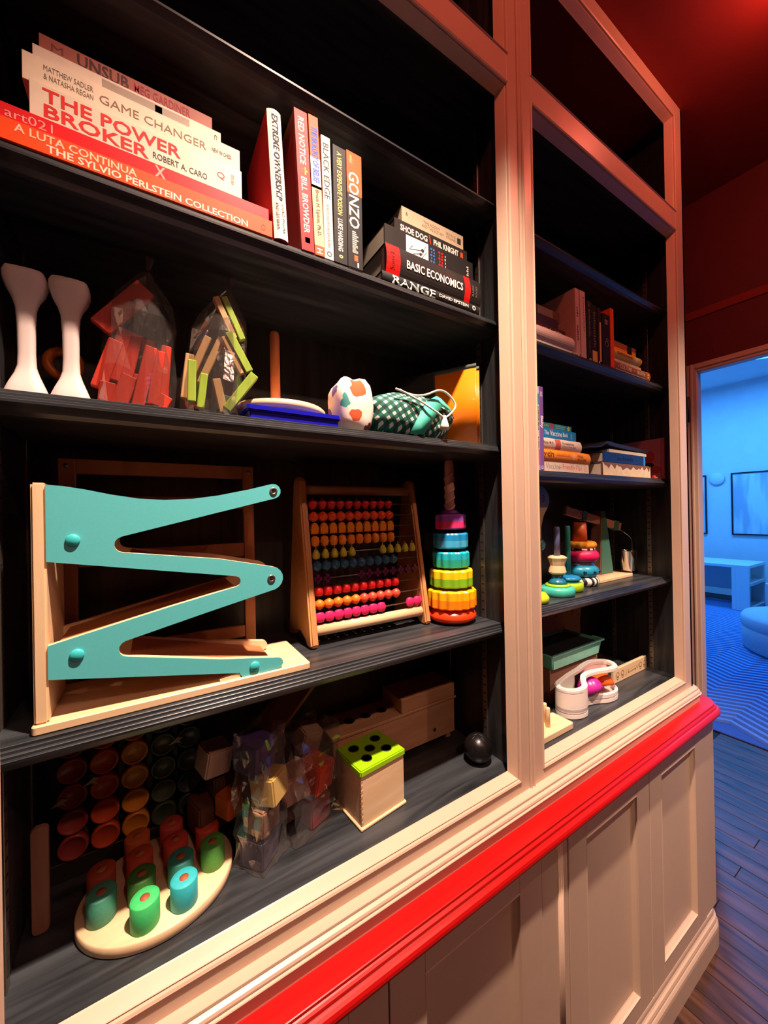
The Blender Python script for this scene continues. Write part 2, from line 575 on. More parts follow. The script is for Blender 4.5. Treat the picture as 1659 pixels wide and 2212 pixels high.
def moulding(prof, name, m, parent, xl=-0.25, xe=1.809, r0=0.012, yback=0.42, smooth=False):
    """profile (outward, z) run along the front of the case and round its right end"""
    path = [(-1, 0)] + [(0, a) for a in range(0, 91, 9)] + [(1, 0)]
    vs, fs = [], []
    n = len(prof)
    for kind, a in path:
        for (o, z) in prof:
            if kind == -1:
                vs.append((xl, -o, z))
            elif kind == 1:
                vs.append((xe + o, yback, z))
            else:
                t = math.radians(a)
                r = r0 + max(o, -0.008)
                cx, cy = xe - r0, r0
                vs.append((cx + r * math.sin(t), cy - r * math.cos(t), z))
    for i in range(len(path) - 1):
        for j in range(n - 1):
            fs.append((i * n + j, i * n + j + 1, (i + 1) * n + j + 1, (i + 1) * n + j))
    fs.append(list(range(n)))
    fs.append([(len(path) - 1) * n + j for j in range(n)])
    mb = MB()
    mb.add(vs, fs, smooth)
    o = mb.build(name, m, parent)
    return o

STOP = [(0.000, 0.028), (0.001, 0.026), (0.006, 0.012), (0.009, 0.004), (0.0098, 0.003), (0.0105, 0.0055), (0.012, 0.0055), (0.0125, -0.001),
        (0.016, -0.003), (0.018, -0.001), (0.019, 0.003)]
FB = 0.028       # back of the face frame
YB = 0.335       # back of the interior
def bay(label, xi0, xi1, ox0, ox1, fx0, fx1, shelves, zfl):
    o = thing('bookcase', label, 'bookcase', ((xi0 + xi1) / 2, 0, 0.95))
    # black interior
    MB().box(xi0 - 0.02, xi1 + 0.02, YB, YB + 0.012, 0.9, 3.2).build('back_panel', BLACKV, o)
    MB().box(xi0 - 0.02, xi0, FB, YB, 0.9, 3.2).build('side_panel', BLACKV, o)
    MB().box(xi1, xi1 + 0.02, FB, YB, 0.9, 3.2).build('side_panel', BLACKV, o)
    MB().box(xi0, xi1, 0.022, YB, zfl - 0.02, zfl).build('bottom_panel', BLACKW, o)
    MB().box(xi0, xi1, FB, YB, 2.735, 2.755).build('divider_panel', BLACKW, o)
    for z in shelves:
        # front edge carries two fine grooves
        t = 0.034
        pr = [(YB, z), (0.0632, z), (0.0625, z - 0.0007), (0.0625, z - 0.0045), (0.0588, z - 0.0050), (0.0582, z - 0.0056), (0.0582, z - 0.0095), (0.0545, z - 0.0100),
              (0.0538, z - 0.0106), (0.0538, z - 0.0140), (0.0505, z - 0.0145), (0.0497, z - 0.0153), (0.0500, z - 0.0190), (0.0530, z - 0.0230), (0.0580, z - 0.0290), (0.066, z - t), (YB, z - t)]
        mb = MB()
        mb.prism(pr, xi0 + 0.002, xi1 - 0.003, 'x')
        mb.build('shelf', BLACKW, o)
    # slotted steel strips that carry the shelves
    for xw, s in ((xi0, 1), (xi1, -1)):
        for yy in (0.127, 0.275):
            xa, xb = (xw, xw + 0.003) if s > 0 else (xw - 0.003, xw)
            sd = MB().box(xa, xb, yy - 0.008, yy + 0.008, zfl, 2.72).build('shelf_standard', STEEL, o, bevel=0.0006)
            sl = MB()
            zz = zfl + 0.02
            xf = xw + s * 0.0034
            while zz < 2.70:
                sl.box(min(xf, xw + s * 0.0028), max(xf, xw + s * 0.0028), yy - 0.0045, yy + 0.0045, zz, zz + 0.0035)
                zz += 0.0235
            sl.build('slot', DARK, sd)['kind'] = 'stuff'
    # face frame: stiles, rails and stop beads round both openings
    zl0, zl1, zu0, zu1 = 0.991, 2.703, 2.808, 3.148
    FR = 0.0190
    def fb(name, x0, x1, z0, z1):
        MB().box(x0, x1, 0.0, FB, z0, z1).build(name, CREAM, o, bevel=0.0008)
    fb('stile', fx0, ox0 - FR + 0.006, 0.90, 3.22)
    fb('stile', ox1 + FR - 0.006, fx1, 0.90, 3.22)
    for (a, b_, nm) in ((0.90, zl0 - FR + 0.006, 'rail'), (zl1 + FR - 0.006, zu0 - FR + 0.006, 'rail'), (zu1 + FR - 0.006, 3.22, 'rail')):
        fb(nm, ox0 - FR + 0.006, ox1 + FR - 0.006, a, b_)
    frame_loop(ox0, ox1, zl0, zl1, STOP, 'stop_bead', CREAM, o)
    frame_loop(ox0, ox1, zu0, zu1, STOP, 'stop_bead', CREAM, o)
    return o

bayL = bay('black shelved left bookcase with cream face frame and the teal ramp on its shelf', -0.185, 0.790, -0.162, 0.757, -0.25, 0.8085, (2.466, 2.153, 1.823, 1.352), 0.978)
bayR = bay('black shelved right bookcase with cream face frame next to the doorway', 0.838, 1.775, 0.880, 1.722, 0.8285, 1.809, (2.452, 2.141, 1.765, 1.371), 0.978)
# double bead strip over the seam between the two frames
sb = MB()
sb.prism([(0.8085, 0.0), (0.8085, 0.002), (0.8100, -0.0035), (0.8130, -0.0045), (0.8160, -0.003), (0.8170, 0.001), (0.8200, 0.001), (0.8210, -0.003),
          (0.8240, -0.0045), (0.8270, -0.0035), (0.8285, 0.002), (0.8285, 0.03), (0.8085, 0.03)], 0.945, 3.22, 'z')
seam = sb.build('seam_strip', CREAM, bayL)
# right end of the case
MB().box(1.795, 1.809, 0.0, 0.42, 0.90, 3.22).build('end_panel', CREAM, bayR, bevel=0.001)
MB().box(-0.25, -0.236, 0.0, 0.42, 0.90, 3.22).build('end_panel', CREAM, bayL, bevel=0.001)

# base moulding (cream) under the frames
bm_ = thing('base_moulding', 'cream stepped moulding running under both bookcases above the red ledge', 'moulding', (0.8, 0, 0.898))
moulding([(-0.02, 0.9446), (0.002, 0.9446), (0.017, 0.9438), (0.0185, 0.9425), (0.0188, 0.9385), (0.0180, 0.9375), (0.0205, 0.9365), (0.0245, 0.9345), (0.0262, 0.931),
          (0.0262, 0.9285), (0.0252, 0.9275), (0.0262, 0.9268), (0.0292, 0.9262), (0.0300, 0.9250), (0.0292, 0.9235), (0.0250, 0.9225), (0.0250, 0.898), (-0.02, 0.898)],
         'moulding_strip', CREAM, bm_)
# the red ledge
lg = thing('ledge', 'glossy red wooden ledge with rounded nose running along the case', 'ledge', (0.8, 0, 0.858))
moulding([(-0.02, 0.898), (0.064, 0.898), (0.0655, 0.8972), (0.0658, 0.8940), (0.0650, 0.8925), (0.0680, 0.8915), (0.0712, 0.8893), (0.0722, 0.8862), (0.0712, 0.8842),
          (0.0725, 0.8832), (0.0765, 0.8822), (0.0805, 0.8795), (0.0832, 0.8750), (0.0842, 0.8700), (0.0832, 0.8650), (0.0805, 0.8612), (0.0765, 0.8590),
          (0.0700, 0.8580), (-0.02, 0.8580)], 'ledge_board', RED_GLOSS, lg)

# panelled base cabinet
cab = thing('base_cabinet', 'cream panelled base cabinet below the red ledge', 'cabinet', (0.8, 0, 0))
YF = -0.056      # stiles and rails
YP = -0.042      # recessed panels
XR = 1.830
MB().box(-0.25, XR - 0.002, -0.02, 0.42, 0.0, 0.858).build('body', CREAM, cab)
doors = [(-0.085, 0.344), (0.344, 0.773), (0.878, 1.306), (1.306, 1.730)]
for a, b_ in ((-0.25, -0.0855), (0.7735, 0.8775), (1.7305, XR)):
    MB().box(a, b_, YF + 0.002, -0.018, 0.125, 0.858).build('post', CREAM, cab, bevel=0.0015)
rd_ = MB()
for x in (0.838, 0.8455, 0.853):
    rd_.lathe([(0.0032, 0.13), (0.0032, 0.834)], (x, YF + 0.002, 0), 'z', 8)
rd_.build('reed', CREAM, cab)['kind'] = 'stuff'
MB().box(-0.25, XR, YF + 0.003, -0.018, 0.835, 0.858).build('top_rail', CREAM, cab, bevel=0.0015)
for (a, b_) in doors:
    dr = MB()
    w = 0.080
    dr.box(a + 0.0015, a + w, YF, -0.02, 0.128, 0.832)
    dr.box(b_ - w, b_ - 0.0015, YF, -0.02, 0.128, 0.832)
    dr.box(a + w, b_ - w, YF, -0.02, 0.128, 0.128 + 0.055)
    dr.box(a + w, b_ - w, YF, -0.02, 0.832 - 0.045, 0.832)
    dob = dr.build('panel_door', CREAM, cab, bevel=0.0012)
    frame_loop(a + w + 0.012, b_ - w - 0.012, 0.128 + 0.055 + 0.012, 0.832 - 0.045 - 0.012,
               [(-0.001, YP), (0.002, YP - 0.002), (0.009, YF + 0.004), (0.011, YF - 0.001), (0.0135, YF)], 'panel_bead', CREAM, dob)
    MB().box(a + w, b_ - w, YP, -0.02, 0.18, 0.832 - 0.045).build('panel', CREAM, dob)
# rounded end post with the small reveal
mo = moulding([(0.0, 0.0), (0.050, 0.0), (0.050, 0.858), (0.0, 0.858)], 'end_post', CREAM, cab, xl=1.77, xe=1.782, r0=0.010)
# plinth moulding
moulding([(0.0, 0.128), (0.053, 0.128), (0.0560, 0.124), (0.0575, 0.118), (0.0578, 0.108), (0.0600, 0.104), (0.064, 0.100), (0.0665, 0.092), (0.0655, 0.086),
          (0.068, 0.083), (0.0715, 0.076), (0.0725, 0.066), (0.0725, 0.0), (0.0, 0.0)], 'plinth', CREAM, cab, xe=1.786, r0=0.010)
# ================================================================== books, left bookcase
Z1 = 2.1535
G1 = 'books lying in the left stack on the upper shelf'
WT_ = (238, 226, 214)
BK = (20, 19, 20)
book('orange art book at the bottom of the left stack, white two-line title', -0.178, 0.060, Z1, 0.374, 0.030, 0.25, (240, 74, 18), 'flat',
     [('A LUTA CONTINUA', .083, .45, .52, .90, (244, 196, 168), .015), ('THE SYLVIO PERLSTEIN COLLECTION', .17, .885, .10, .46, (244, 214, 192), .02),
      ('o', .945, .968, .25, .62, (200, 70, 40))], group=G1, rough=0.4)
book('thin glossy red book lying on the orange art book', -0.178, 0.064, Z1 + .030, 0.369, 0.0225, 0.24, (214, 34, 40), 'flat',
     [('art021', .057, .19, .2, .75, (232, 150, 140)), ('x', .52, .56, .1, .9, (240, 160, 150))], group=G1, rough=0.25)
book('thick white book with large red title in the left stack', -0.133, 0.068, Z1 + .0525, 0.2785, 0.051, 0.16, (224, 204, 184), 'flat',
     [('THE POWER', .05, .66, .52, .90, (212, 36, 34), .02), ('BROKER', .055, .50, .10, .47, (212, 36, 34), .02), ('ROBERT A. CARO', .52, .80, .20, .40, (60, 52, 50), .01),
      ('Q', .855, .90, .42, .66, (214, 80, 70)), ('VINTAGE', .935, .955, .40, .75, (120, 110, 100), 0, 0, 1)], group=G1, rough=0.3, hard=False)
book('cream chess book with spaced grey capitals above the thick white book', -0.141, 0.073, Z1 + .1035, 0.285, 0.040, 0.17, (226, 206, 182), 'flat',
     [('MATTHEW SADLER', .08, .275, .60, .80, (120, 106, 92)), ('& NATASHA REGAN', .08, .275, .30, .50, (120, 106, 92)), ('GAME CHANGER', .30, .81, .34, .66, (132, 104, 84)),
      ('NEW IN CHESS', .84, .95, .42, .60, (70, 62, 56), .01)], group=G1, hard=False)
book('thin white book with a grey title strip, second from the top of the left stack', -0.132, 0.084, Z1 + .1435, 0.247, 0.026, 0.14, (222, 204, 186), 'flat',
     [('o', .955, .975, .3, .7, (60, 56, 52))], [(.32, .80, .2, .85, (160, 146, 132)), (.60, .64, .25, .8, (190, 84, 62))], group=G1, hard=False)
book('dull pink paperback with dark lettering on top of the left stack', -0.126, 0.090, Z1 + .1695, 0.228, 0.0255, 0.11, (158, 92, 80), 'flat',
     [('UNSUB', .19, .47, .12, .88, (74, 44, 40), .02), ('MEG GARDINER', .50, .85, .22, .78, (150, 36, 52), .01), ('M', .06, .12, .3, .7, (120, 66, 58))], group=G1, hard=False)

G2 = 'books standing in the row on the upper left shelf'
book('tall white rounded spine with heavy black title, leftmost of the standing row', 0.1985, 0.060, Z1, 0.232, 0.0265, 0.16, (168, 34, 40), 'up',
     [('EXTREME OWNERSHIP', .035, .70, .30, .72, (52, 46, 46), .02, .15), ('JOCKO WILLINK', .72, .955, .55, .80, (70, 62, 60), .01), ('AND LEIF BABIN', .72, .93, .22, .42, (70, 62, 60), .01)],
     [(0.0, 1.0, 0.02, 0.98, (242, 230, 218))], rnd=.005, group=G2, lean=-.045)
book('red hardback spine with white title and yellow star', 0.2515, 0.060, Z1, 0.264, 0.025, 0.16, (150, 116, 104), 'up',
     [('RED NOTICE', .05, .385, .25, .72, (244, 214, 204), .015), ('*', .40, .455, .25, .8, (240, 190, 70), .03), ('BILL BROWDER', .475, .875, .25, .72, (244, 214, 204), .015)],
     [(0.0, 1.0, 0.0, 1.0, (206, 28, 34)), (.905, .945, .3, .7, (240, 214, 206))], group=G2, lean=-.042)
book('orange and cream spine with blue lettering next to the red hardback', 0.2785, 0.061, Z1, 0.269, 0.020, 0.14, (208, 88, 46), 'up',
     [('THE BIOLOGY OF BELIEF', .08, .48, .2, .85, (58, 96, 196), .03), ('Bruce H. Lipton, Ph.D.', .53, .86, .25, .75, (48, 36, 34), .015), ('H', .95, .985, .2, .8, (246, 236, 220), .02)],
     [(.30, .52, 0, 1, (214, 206, 206)), (.50, .93, 0, 1, (232, 184, 142)), (.93, 1.0, 0, 1, (222, 84, 40))], group=G2, hard=False, lean=-.036)
book('pale grey spine with thin dark capitals', 0.2992, 0.062, Z1, 0.243, 0.0195, 0.14, (206, 200, 190), 'up',
     [('BLACK EDGE', .06, .51, .18, .80, (66, 66, 64)), ('SHEELAH KOLHATKAR', .55, .905, .34, .66, (146, 142, 136)), ('O', .935, .975, .22, .78, (60, 60, 58))], group=G2, lean=-.018)
book('black spine with pale yellow title in the standing row', 0.3192, 0.061, Z1, 0.236, 0.0295, 0.14, (30, 27, 26), 'up',
     [('A VERY EXPENSIVE POISON', .05, .585, .30, .66, (218, 204, 116), .02), ('LUKE HARDING', .62, .895, .30, .66, (236, 228, 214), .02), ('o', .925, .955, .35, .65, (180, 186, 130), .04)], group=G2)
book('orange topped black spine with large white hand-drawn title, rightmost of the standing row', 0.3492, 0.060, Z1, 0.238, 0.0345, 0.15, (26, 24, 26), 'up',
     [('GONZO', .17, .655, .12, .80, (242, 228, 214), .015), ('~7', .68, .80, .30, .70, (200, 190, 184), .0), ('~10', .03, .10, .2, .42, (250, 170, 120)), ('~6', .80, .87, .3, .66, (190, 180, 176))],
     [(0, .36, 0, 1, (238, 84, 22)), (.885, .935, .42, .66, (238, 96, 40)), (.945, .985, .62, .72, (220, 214, 206))], group=G2, hard=False)

G3 = 'books in the right stack on the upper left shelf'
book('black low book with white and mint capitals at the bottom of the right stack', 0.431, 0.063, Z1, 0.294, 0.021, 0.17, (30, 29, 31), 'flat',
     [('RANGE', .09, .50, -.02, .82, (214, 232, 222), .02), ('DAVID EPSTEIN', .54, .86, .32, .68, (232, 228, 220), .015), ('O', .905, .945, .2, .8, (226, 222, 214), .05)], rnd=.003, group=G3)
book('thick black hardback with two red bands and white title', 0.4435, 0.068, Z1 + .021, 0.289, 0.068, 0.17, (33, 30, 30), 'flat',
     [('BASIC ECONOMICS', .185, .775, .34, .62, (244, 238, 228), .015), ('Sowell', .035, .075, .18, .72, (120, 20, 18), .01, 0, 1),
      ('BASIC', .885, .905, .30, .70, (120, 112, 104), 0, 0, 1), ('BOOKS', .925, .945, .30, .70, (120, 112, 104), 0, 0, 1)],
     [(0.0, .125, 0.02, .98, (222, 22, 20)), (.80, .865, .02, .98, (226, 20, 18))], rnd=.007, group=G3, rough=0.32)
b_ = book('black book with a white cartoon panel and blue and red lettering', 0.454, 0.084, Z1 + .089, 0.273, 0.057, 0.15, (34, 31, 31), 'flat',
     [('~5', .478, .498, .22, .86, (40, 110, 190), .02, 0, 1), ('~5', .508, .528, .22, .86, (40, 110, 190), .02, 0, 1), ('~5', .572, .592, .22, .86, (214, 28, 36), .02, 0, 1),
      ('~5', .602, .622, .22, .86, (214, 28, 36), .02, 0, 1), ('~4', .645, .655, .22, .8, (220, 216, 210), 0, 0, 1), ('~5', .915, .94, .3, .75, (210, 204, 196), .01, 0, 1)],
     [(.215, .455, .16, .92, (236, 230, 222))], group=G3, hard=False)
bd = MB()
x0, zz = 0.454 + .215 * .273, Z1 + .089
for (u, t, r) in ((.06, .62, .0045), (.052, .40, .0038)):
    bd.lathe([(0, 0), (r, 0), (r, -.0003), (0, -.0003)], (x0 + u * .8, 0.0838, zz + t * .05), 'y', 12, False)
for a, c in (((.008, .022), (.045, .030)), ((.02, .014), (.05, .024)), ((.045, .012), (.06, .03)), ((.012, .026), (.02, .034)), ((.05, .03), (.058, .044))):
    bd.tube([(x0 + a[0], .0838, zz + a[1]), (x0 + c[0], .0838, zz + c[1])], .0006, 5)
bd.build('cartoon_drawing', col((50, 46, 44)), b_)
book('black narrow book with bold white capitals and a red slash', 0.488, 0.094, Z1 + .146, 0.229, 0.0335, 0.14, (38, 34, 33), 'flat',
     [('SHOE DOG', .07, .42, .28, .72, (236, 226, 216), .03), ('\\', .44, .475, .15, .85, (222, 56, 30), .03), ('PHIL KNIGHT', .505, .865, .28, .72, (236, 226, 216), .03)],
     [(.895, .935, .3, .7, (190, 80, 40))], group=G3)
book('worn beige paperback on top of the right stack', 0.513, 0.100, Z1 + .1795, 0.197, 0.041, 0.11, (198, 178, 150), 'flat',
     [('THE AGONY', .33, .60, .58, .76, (140, 116, 90)), ('AND THE ECSTASY', .30, .66, .34, .52, (140, 116, 90)), ('IRVING', .70, .86, .58, .74, (140, 116, 90)), ('STONE', .70, .86, .36, .52, (140, 116, 90)),
      ('6', .06, .09, .55, .75, (80, 70, 60))], [(.89, .955, .34, .72, (60, 52, 46))], group=G3, hard=False)

# ================================================================== books, right bookcase
Z2 = 2.1415
G4 = 'books lying at the left of the upper right shelf'
book('thin white magazine under the pale rounded book on the right shelf', 0.960, 0.068, Z2, 0.224, 0.0085, 0.2, (206, 190, 182), 'flat',
     [('~5', .80, .86, .2, .8, (70, 60, 60)), ('~6', .88, .97, .2, .8, (90, 80, 80))], group=G4, hard=False)
book('thick pale rounded book without lettering on the right shelf', 0.930, 0.070, Z2 + .0085, 0.216, 0.044, 0.17, (204, 166, 156), 'flat', rnd=.010, group=G4)
book('dark red-brown book with white lower-case title on the right shelf', 0.930, 0.088, Z2 + .0525, 0.211, 0.026, 0.15, (66, 30, 32), 'flat',
     [('R', .40, .435, .2, .8, (150, 50, 46), .02), ('oots of', .45, .64, .2, .8, (190, 178, 172), .02), ('L', .67, .70, .2, .8, (150, 50, 46), .02), ('onging', .715, .89, .1, .8, (196, 178, 140), .02)], group=G4, hard=False)
book('dark purple book under the grey-labelled book', 0.930, 0.098, Z2 + .0785, 0.186, 0.035, 0.14, (58, 36, 56), 'flat', group=G4, hard=False)
book('brown book with a grey spine label on top of the right shelf stack', 0.930, 0.110, Z2 + .1135, 0.213, 0.036, 0.13, (104, 66, 52), 'flat', [],
     [(.48, .84, .05, .95, (132, 116, 104))], group=G4, hard=False)
G5 = 'books standing on the upper right shelf'
book('tall pinkish white book with handwritten title', 1.172, 0.070, Z2 + .0090, 0.212, 0.0215, 0.15, (200, 158, 150), 'up',
     [('~4', .28, .44, .3, .7, (72, 50, 50), .0, .3), ('~9', .56, .80, .3, .7, (72, 50, 50), .0, .3)], group=G5, lean=-.02)
book('pinkish white book with faint lettering beside the handwritten one', 1.200, 0.070, Z2, 0.222, 0.029, 0.15, (204, 164, 156), 'up',
     [('~12', .08, .6, .55, .78, (150, 110, 106))], group=G5, lean=-.02)
book('black spine with fine grey capitals, first of the dark books', 1.2335, 0.070, Z2, 0.200, 0.032, 0.14, (24, 20, 24), 'up',
     [('~9', .02, .10, .3, .7, (110, 90, 88)), ('~14', .14, .60, .36, .66, (116, 96, 94)), ('~8', .66, .88, .4, .6, (100, 84, 84)), ('Q', .945, .985, .3, .75, (200, 190, 180), .03)], group=G5, lean=-.008)
book('black spine with a tan block at its foot', 1.2665, 0.071, Z2, 0.196, 0.030, 0.14, (26, 21, 24), 'up',
     [('~14', .12, .74, .3, .7, (110, 92, 84), 0, .2)], [(.79, 1.0, 0.0, 1.0, (206, 162, 88))], group=G5)
book('narrow dark spine with a pale strip beside the square black book', 1.2975, 0.068, Z2, 0.192, 0.019, 0.14, (40, 30, 30), 'up', [],
     [(.25, 1.0, .45, 1.0, (206, 150, 124)), (.95, 1.0, .1, 1.0, (226, 200, 176))], group=G5)
sq = book('short wide black book with a white outline emblem', 1.318, 0.064, Z2, 0.178, 0.047, 0.14, (27, 21, 22), 'up',
     [('A', .04, .07, .35, .5, (170, 150, 140)), ('~6', .11, .15, .28, .78, (170, 150, 140)), ('~7', .16, .20, .34, .74, (170, 150, 140)),
      ], group=G5)
MB().torus((1.342, 0.0633, Z2 + .075), .010, .0007, 'y', 20, 5).torus((1.345, 0.0633, Z2 + .088), .006, .0007, 'y', 16, 5).build('emblem', col((150, 140, 136)), sq)
book('bright orange thin tall book, rightmost of the right shelf row', 1.366, 0.062, Z2, 0.206, 0.0215, 0.15, (232, 78, 28), 'up', group=G5, hard=False)
G6 = 'books in the yellow stack on the right shelf'
book('brown book with framed pale serif title at the bottom of the yellow stack', 1.390, 0.068, Z2, 0.268, 0.033, 0.16, (146, 84, 48), 'flat',
     [('A', .09, .12, .35, .6, (230, 190, 150)), ('CULTURE', .15, .46, .28, .72, (232, 196, 158), .02), ('OF', .50, .56, .38, .62, (230, 190, 150)), ('GROWTH', .60, .84, .28, .72, (236, 206, 172), .02), ('l', .92, .95, .25, .7, (244, 226, 180), .05)],
     [(.055, .875, .08, .14, (226, 190, 150)), (.055, .875, .86, .92, (226, 190, 150)), (.88, 1, 0, 1, (190, 108, 40))], rnd=.004, group=G6)
book('thin cream book between the brown and the yellow ones', 1.390, 0.072, Z2 + .033, 0.212, 0.011, 0.15, (236, 208, 164), 'flat', group=G6, hard=False)
book('fat yellow rounded paperback with a pale label ring', 1.390, 0.075, Z2 + .044, 0.200, 0.036, 0.14, (232, 176, 48), 'flat',
     [('~16', .1, .64, .36, .62, (130, 88, 30), .01), (')', .915, .94, .42, .66, (60, 44, 20), .04)], [(.74, .84, .02, .98, (222, 206, 186))], rnd=.013, group=G6)
book('orange book with a black band on top of the yellow stack', 1.390, 0.080, Z2 + .080, 0.192, 0.034, 0.13, (236, 150, 36), 'flat', [],
     [(0, .66, .38, 1, (164, 92, 40)), (.66, .84, 0, 1, (20, 18, 20)), (.84, 1, .55, 1, (150, 84, 44))], group=G6, hard=False)

Z3 = 1.7655
G7 = 'books standing against the post on the middle right shelf'
book('white book with blue and pink blocks and black lettering beside the post', 0.936, 0.065, Z3, 0.244, 0.030, 0.15, (214, 200, 190), 'up',
     [('EXPERIMENTING', .24, .52, .45, .9, (40, 36, 38), .03), ('BABIES', .60, .74, .45, .9, (40, 36, 38), .03)],
     [(.085, .215, 0, 1, (84, 134, 180)), (.75, .94, 0, 1, (214, 84, 110)), (.94, 1, 0, 1, (150, 184, 206))], group=G7, hard=False)
book('narrow purple book with white script beside the white one', 0.967, 0.065, Z3, 0.246, 0.0185, 0.15, (120, 88, 160), 'up',
     [('365', .06, .12, .2, .8, (220, 206, 228), .02), ('Baby', .35, .50, .1, .92, (232, 222, 238), .04), ('Q', .94, .985, .2, .8, (210, 200, 226), .03)], group=G7, hard=False)
G8 = 'books lying beside the purple book on the middle right shelf'
Y8 = 0.100
book('white paperback with grey and red title at the bottom of the middle right stack', 0.987, Y8, Z3, 0.294, 0.036, 0.15, (226, 204, 186), 'flat',
     [('The', .09, .17, .38, .80, (222, 130, 110)), ('Vaccine-', .19, .47, .38, .84, (150, 158, 158)), ('Friendly', .49, .72, .30, .84, (224, 120, 100)), ('Plan', .74, .86, .38, .84, (220, 150, 130)),
      ('Q', .905, .955, .28, .74, (224, 160, 120))], [(.1, .88, .10, .16, (226, 180, 150))], group=G8, hard=False)
book('orange rounded hardback with dark serif title in the middle right stack', 0.987, Y8, Z3 + .036, 0.297, 0.037, 0.16, (238, 142, 46), 'flat',
     [('Psych', .02, .30, .30, .86, (120, 66, 24), .01), ('~12', .35, .60, .55, .75, (214, 120, 40)), ('PAUL', .74, .85, .56, .76, (130, 74, 30), .01), ('BLOOM', .74, .90, .24, .46, (130, 74, 30), .01)],
     [(.63, .69, .25, .75, (226, 160, 110))], rnd=.006, group=G8)
book('white rounded hardback with a red ribbon mark in the middle right stack', 0.987, Y8 + .004, Z3 + .073, 0.252, 0.037, 0.15, (226, 200, 182), 'flat',
     [('Harvey Karp, M.D.', .03, .38, .45, .70, (96, 80, 76), .01), ('The Happiest Baby', .56, .82, .55, .75, (96, 80, 76), .01), ('Guide to Great Sleep', .56, .86, .28, .48, (96, 80, 76), .01)],
     [(.42, .53, .06, .96, (204, 100, 84))], rnd=.006, group=G8)
book('bright blue paperback with white serif title in the middle right stack', 0.987, Y8 + .006, Z3 + .110, 0.232, 0.031, 0.14, (34, 134, 196), 'flat',
     [('The', .26, .36, .35, .8, (228, 236, 240), .02), ('Vaccine', .38, .66, .30, .85, (228, 236, 240), .02), ('Book', .68, .80, .35, .8, (228, 236, 240), .02)],
     [(0.0, .20, .10, .96, (226, 214, 204)), (.86, .90, .2, .8, (84, 160, 206)), (.94, .985, .2, .7, (60, 120, 170))], group=G8, hard=False)
book('thin teal paperback with a yellow ring on top of the middle right stack', 0.987, Y8 + .008, Z3 + .141, 0.210, 0.018, 0.14, (42, 124, 136), 'flat',
     [('~9', .05, .42, .3, .75, (136, 150, 96), .02), ('~16', .58, .84, .55, .85, (120, 180, 184)), ('~14', .58, .82, .2, .5, (120, 180, 184)), ('o', .885, .945, .1, .9, (214, 206, 96), .05)],
     [(.45, .52, .02, .98, (168, 60, 70))], group=G8, hard=False)
# torn cream book, blue book and the curled black folder
tb = book('cream hardback with a torn paper spine under the blue book', 1.322, 0.078, Z3, 0.345, 0.047, 0.16, (120, 88, 78), 'flat', rnd=.002, name='book')
random.seed(11)
jag = MB()
tops = []
n = 26
for i in range(n + 1):
    u = 1.322 + 0.345 * i / n
    h = .030 + .005 * math.sin(i * 1.7) + random.uniform(-.004, .004)
    if i in (4, 7, 21, 24):
        h = .041
    if i in (0, n):
        h = .047
    tops.append((u, h))
vs, fs = [], []
for (u, h) in tops:
    yy = 0.0745 - random.uniform(0, .002)
    vs += [(u, yy, Z3 + .0005), (u, yy + .001, Z3 + h)]
for i in range(n):
    fs.append((2 * i, 2 * i + 2, 2 * i + 3, 2 * i + 1))
jag.add(vs, fs)
jag.build('torn_paper', mat('torn_paper_white', (222, 200, 168), 0.9, 0.08, 60, 0.2), tb)
bb_ = book('dark blue book lying on the torn cream book', 1.338, 0.080, Z3 + .0485, 0.302, 0.036, 0.15, (20, 62, 124), 'flat',
     [('~9', .30, .70, .3, .7, (14, 40, 90), .02)], [(.955, 1.0, 0, 1, (60, 150, 220))])  # pale end patch paints the light on the right of the spine
bf = MB()
pts = [(1.262, 1.862), (1.30, 1.864), (1.335, 1.870), (1.362, 1.882), (1.372, 1.8885), (1.385, 1.8885), (1.45, 1.884), (1.56, 1.880), (1.672, 1.876)]
lo = [(x, z - (.004 if i < 4 else .004 + .010 * min(1, (i - 3) / 2))) for i, (x, z) in enumerate(pts)]
bf.prism(pts + lo[::-1], 0.082, 0.235, 'y')
fo = thing('folder', 'curled dark folder lying on the dark blue book', 'folder', (1.46, 0.16, Z3 + .0845))
bf.build('folder_cover', col((34, 34, 46), 0.35), fo, bevel=.0008)
MB().box(1.385, 1.660, 0.084, 0.23, 1.8505, 1.862).build('folder_pages', PAGES, fo)
br = MB().ball((1.285, 0.20, 1.8785), .016, 12, 6, .8).ball((1.302, 0.195, 1.876), .013, 12, 6, .8)
tag(br.build('wooden_figure', wood('brown_figure_wood', (120, 66, 44), (150, 88, 60), .5), base=(1.29, .2, 1.866)), 'small brown wooden figure on the curled folder', 'figure')
# pink picture book against the right side wall
pb = thing('picture_book', 'pink picture book with a dark animal drawing leaning on the right side wall', 'book', (1.765, 0.17, Z3))
MB().box(1.758, 1.7695, 0.062, 0.285, Z3, Z3 + 0.166).build('cover', col((176, 110, 128), 0.5), pb, bevel=.001)
dk = MB()
for (yy, zz_, r, s) in ((.20, .075, .030, .7), (.165, .105, .016, 1.0), (.235, .05, .02, .8), (.14, .12, .008, 1.6), (.12, .06, .022, .5)):
    dk.lathe([(0, 0), (r, 0), (r, -.0006), (0, -.0006)], (1.7577, yy, Z3 + zz_), 'x', 14, False, 1.0, s)
dk.build('animal_print', col((46, 34, 66)), pb)
for (yy, zz_, r, s) in ((.115, .095, .02, 1.2), (.26, .09, .022, .8), (.09, .04, .02, .7)):
    MB().lathe([(0, 0), (r, 0), (r, -.0004), (0, -.0004)], (1.7578, yy, Z3 + zz_), 'x', 14, False, 1.0, s).build('red_print', col((176, 60, 74)), pb)
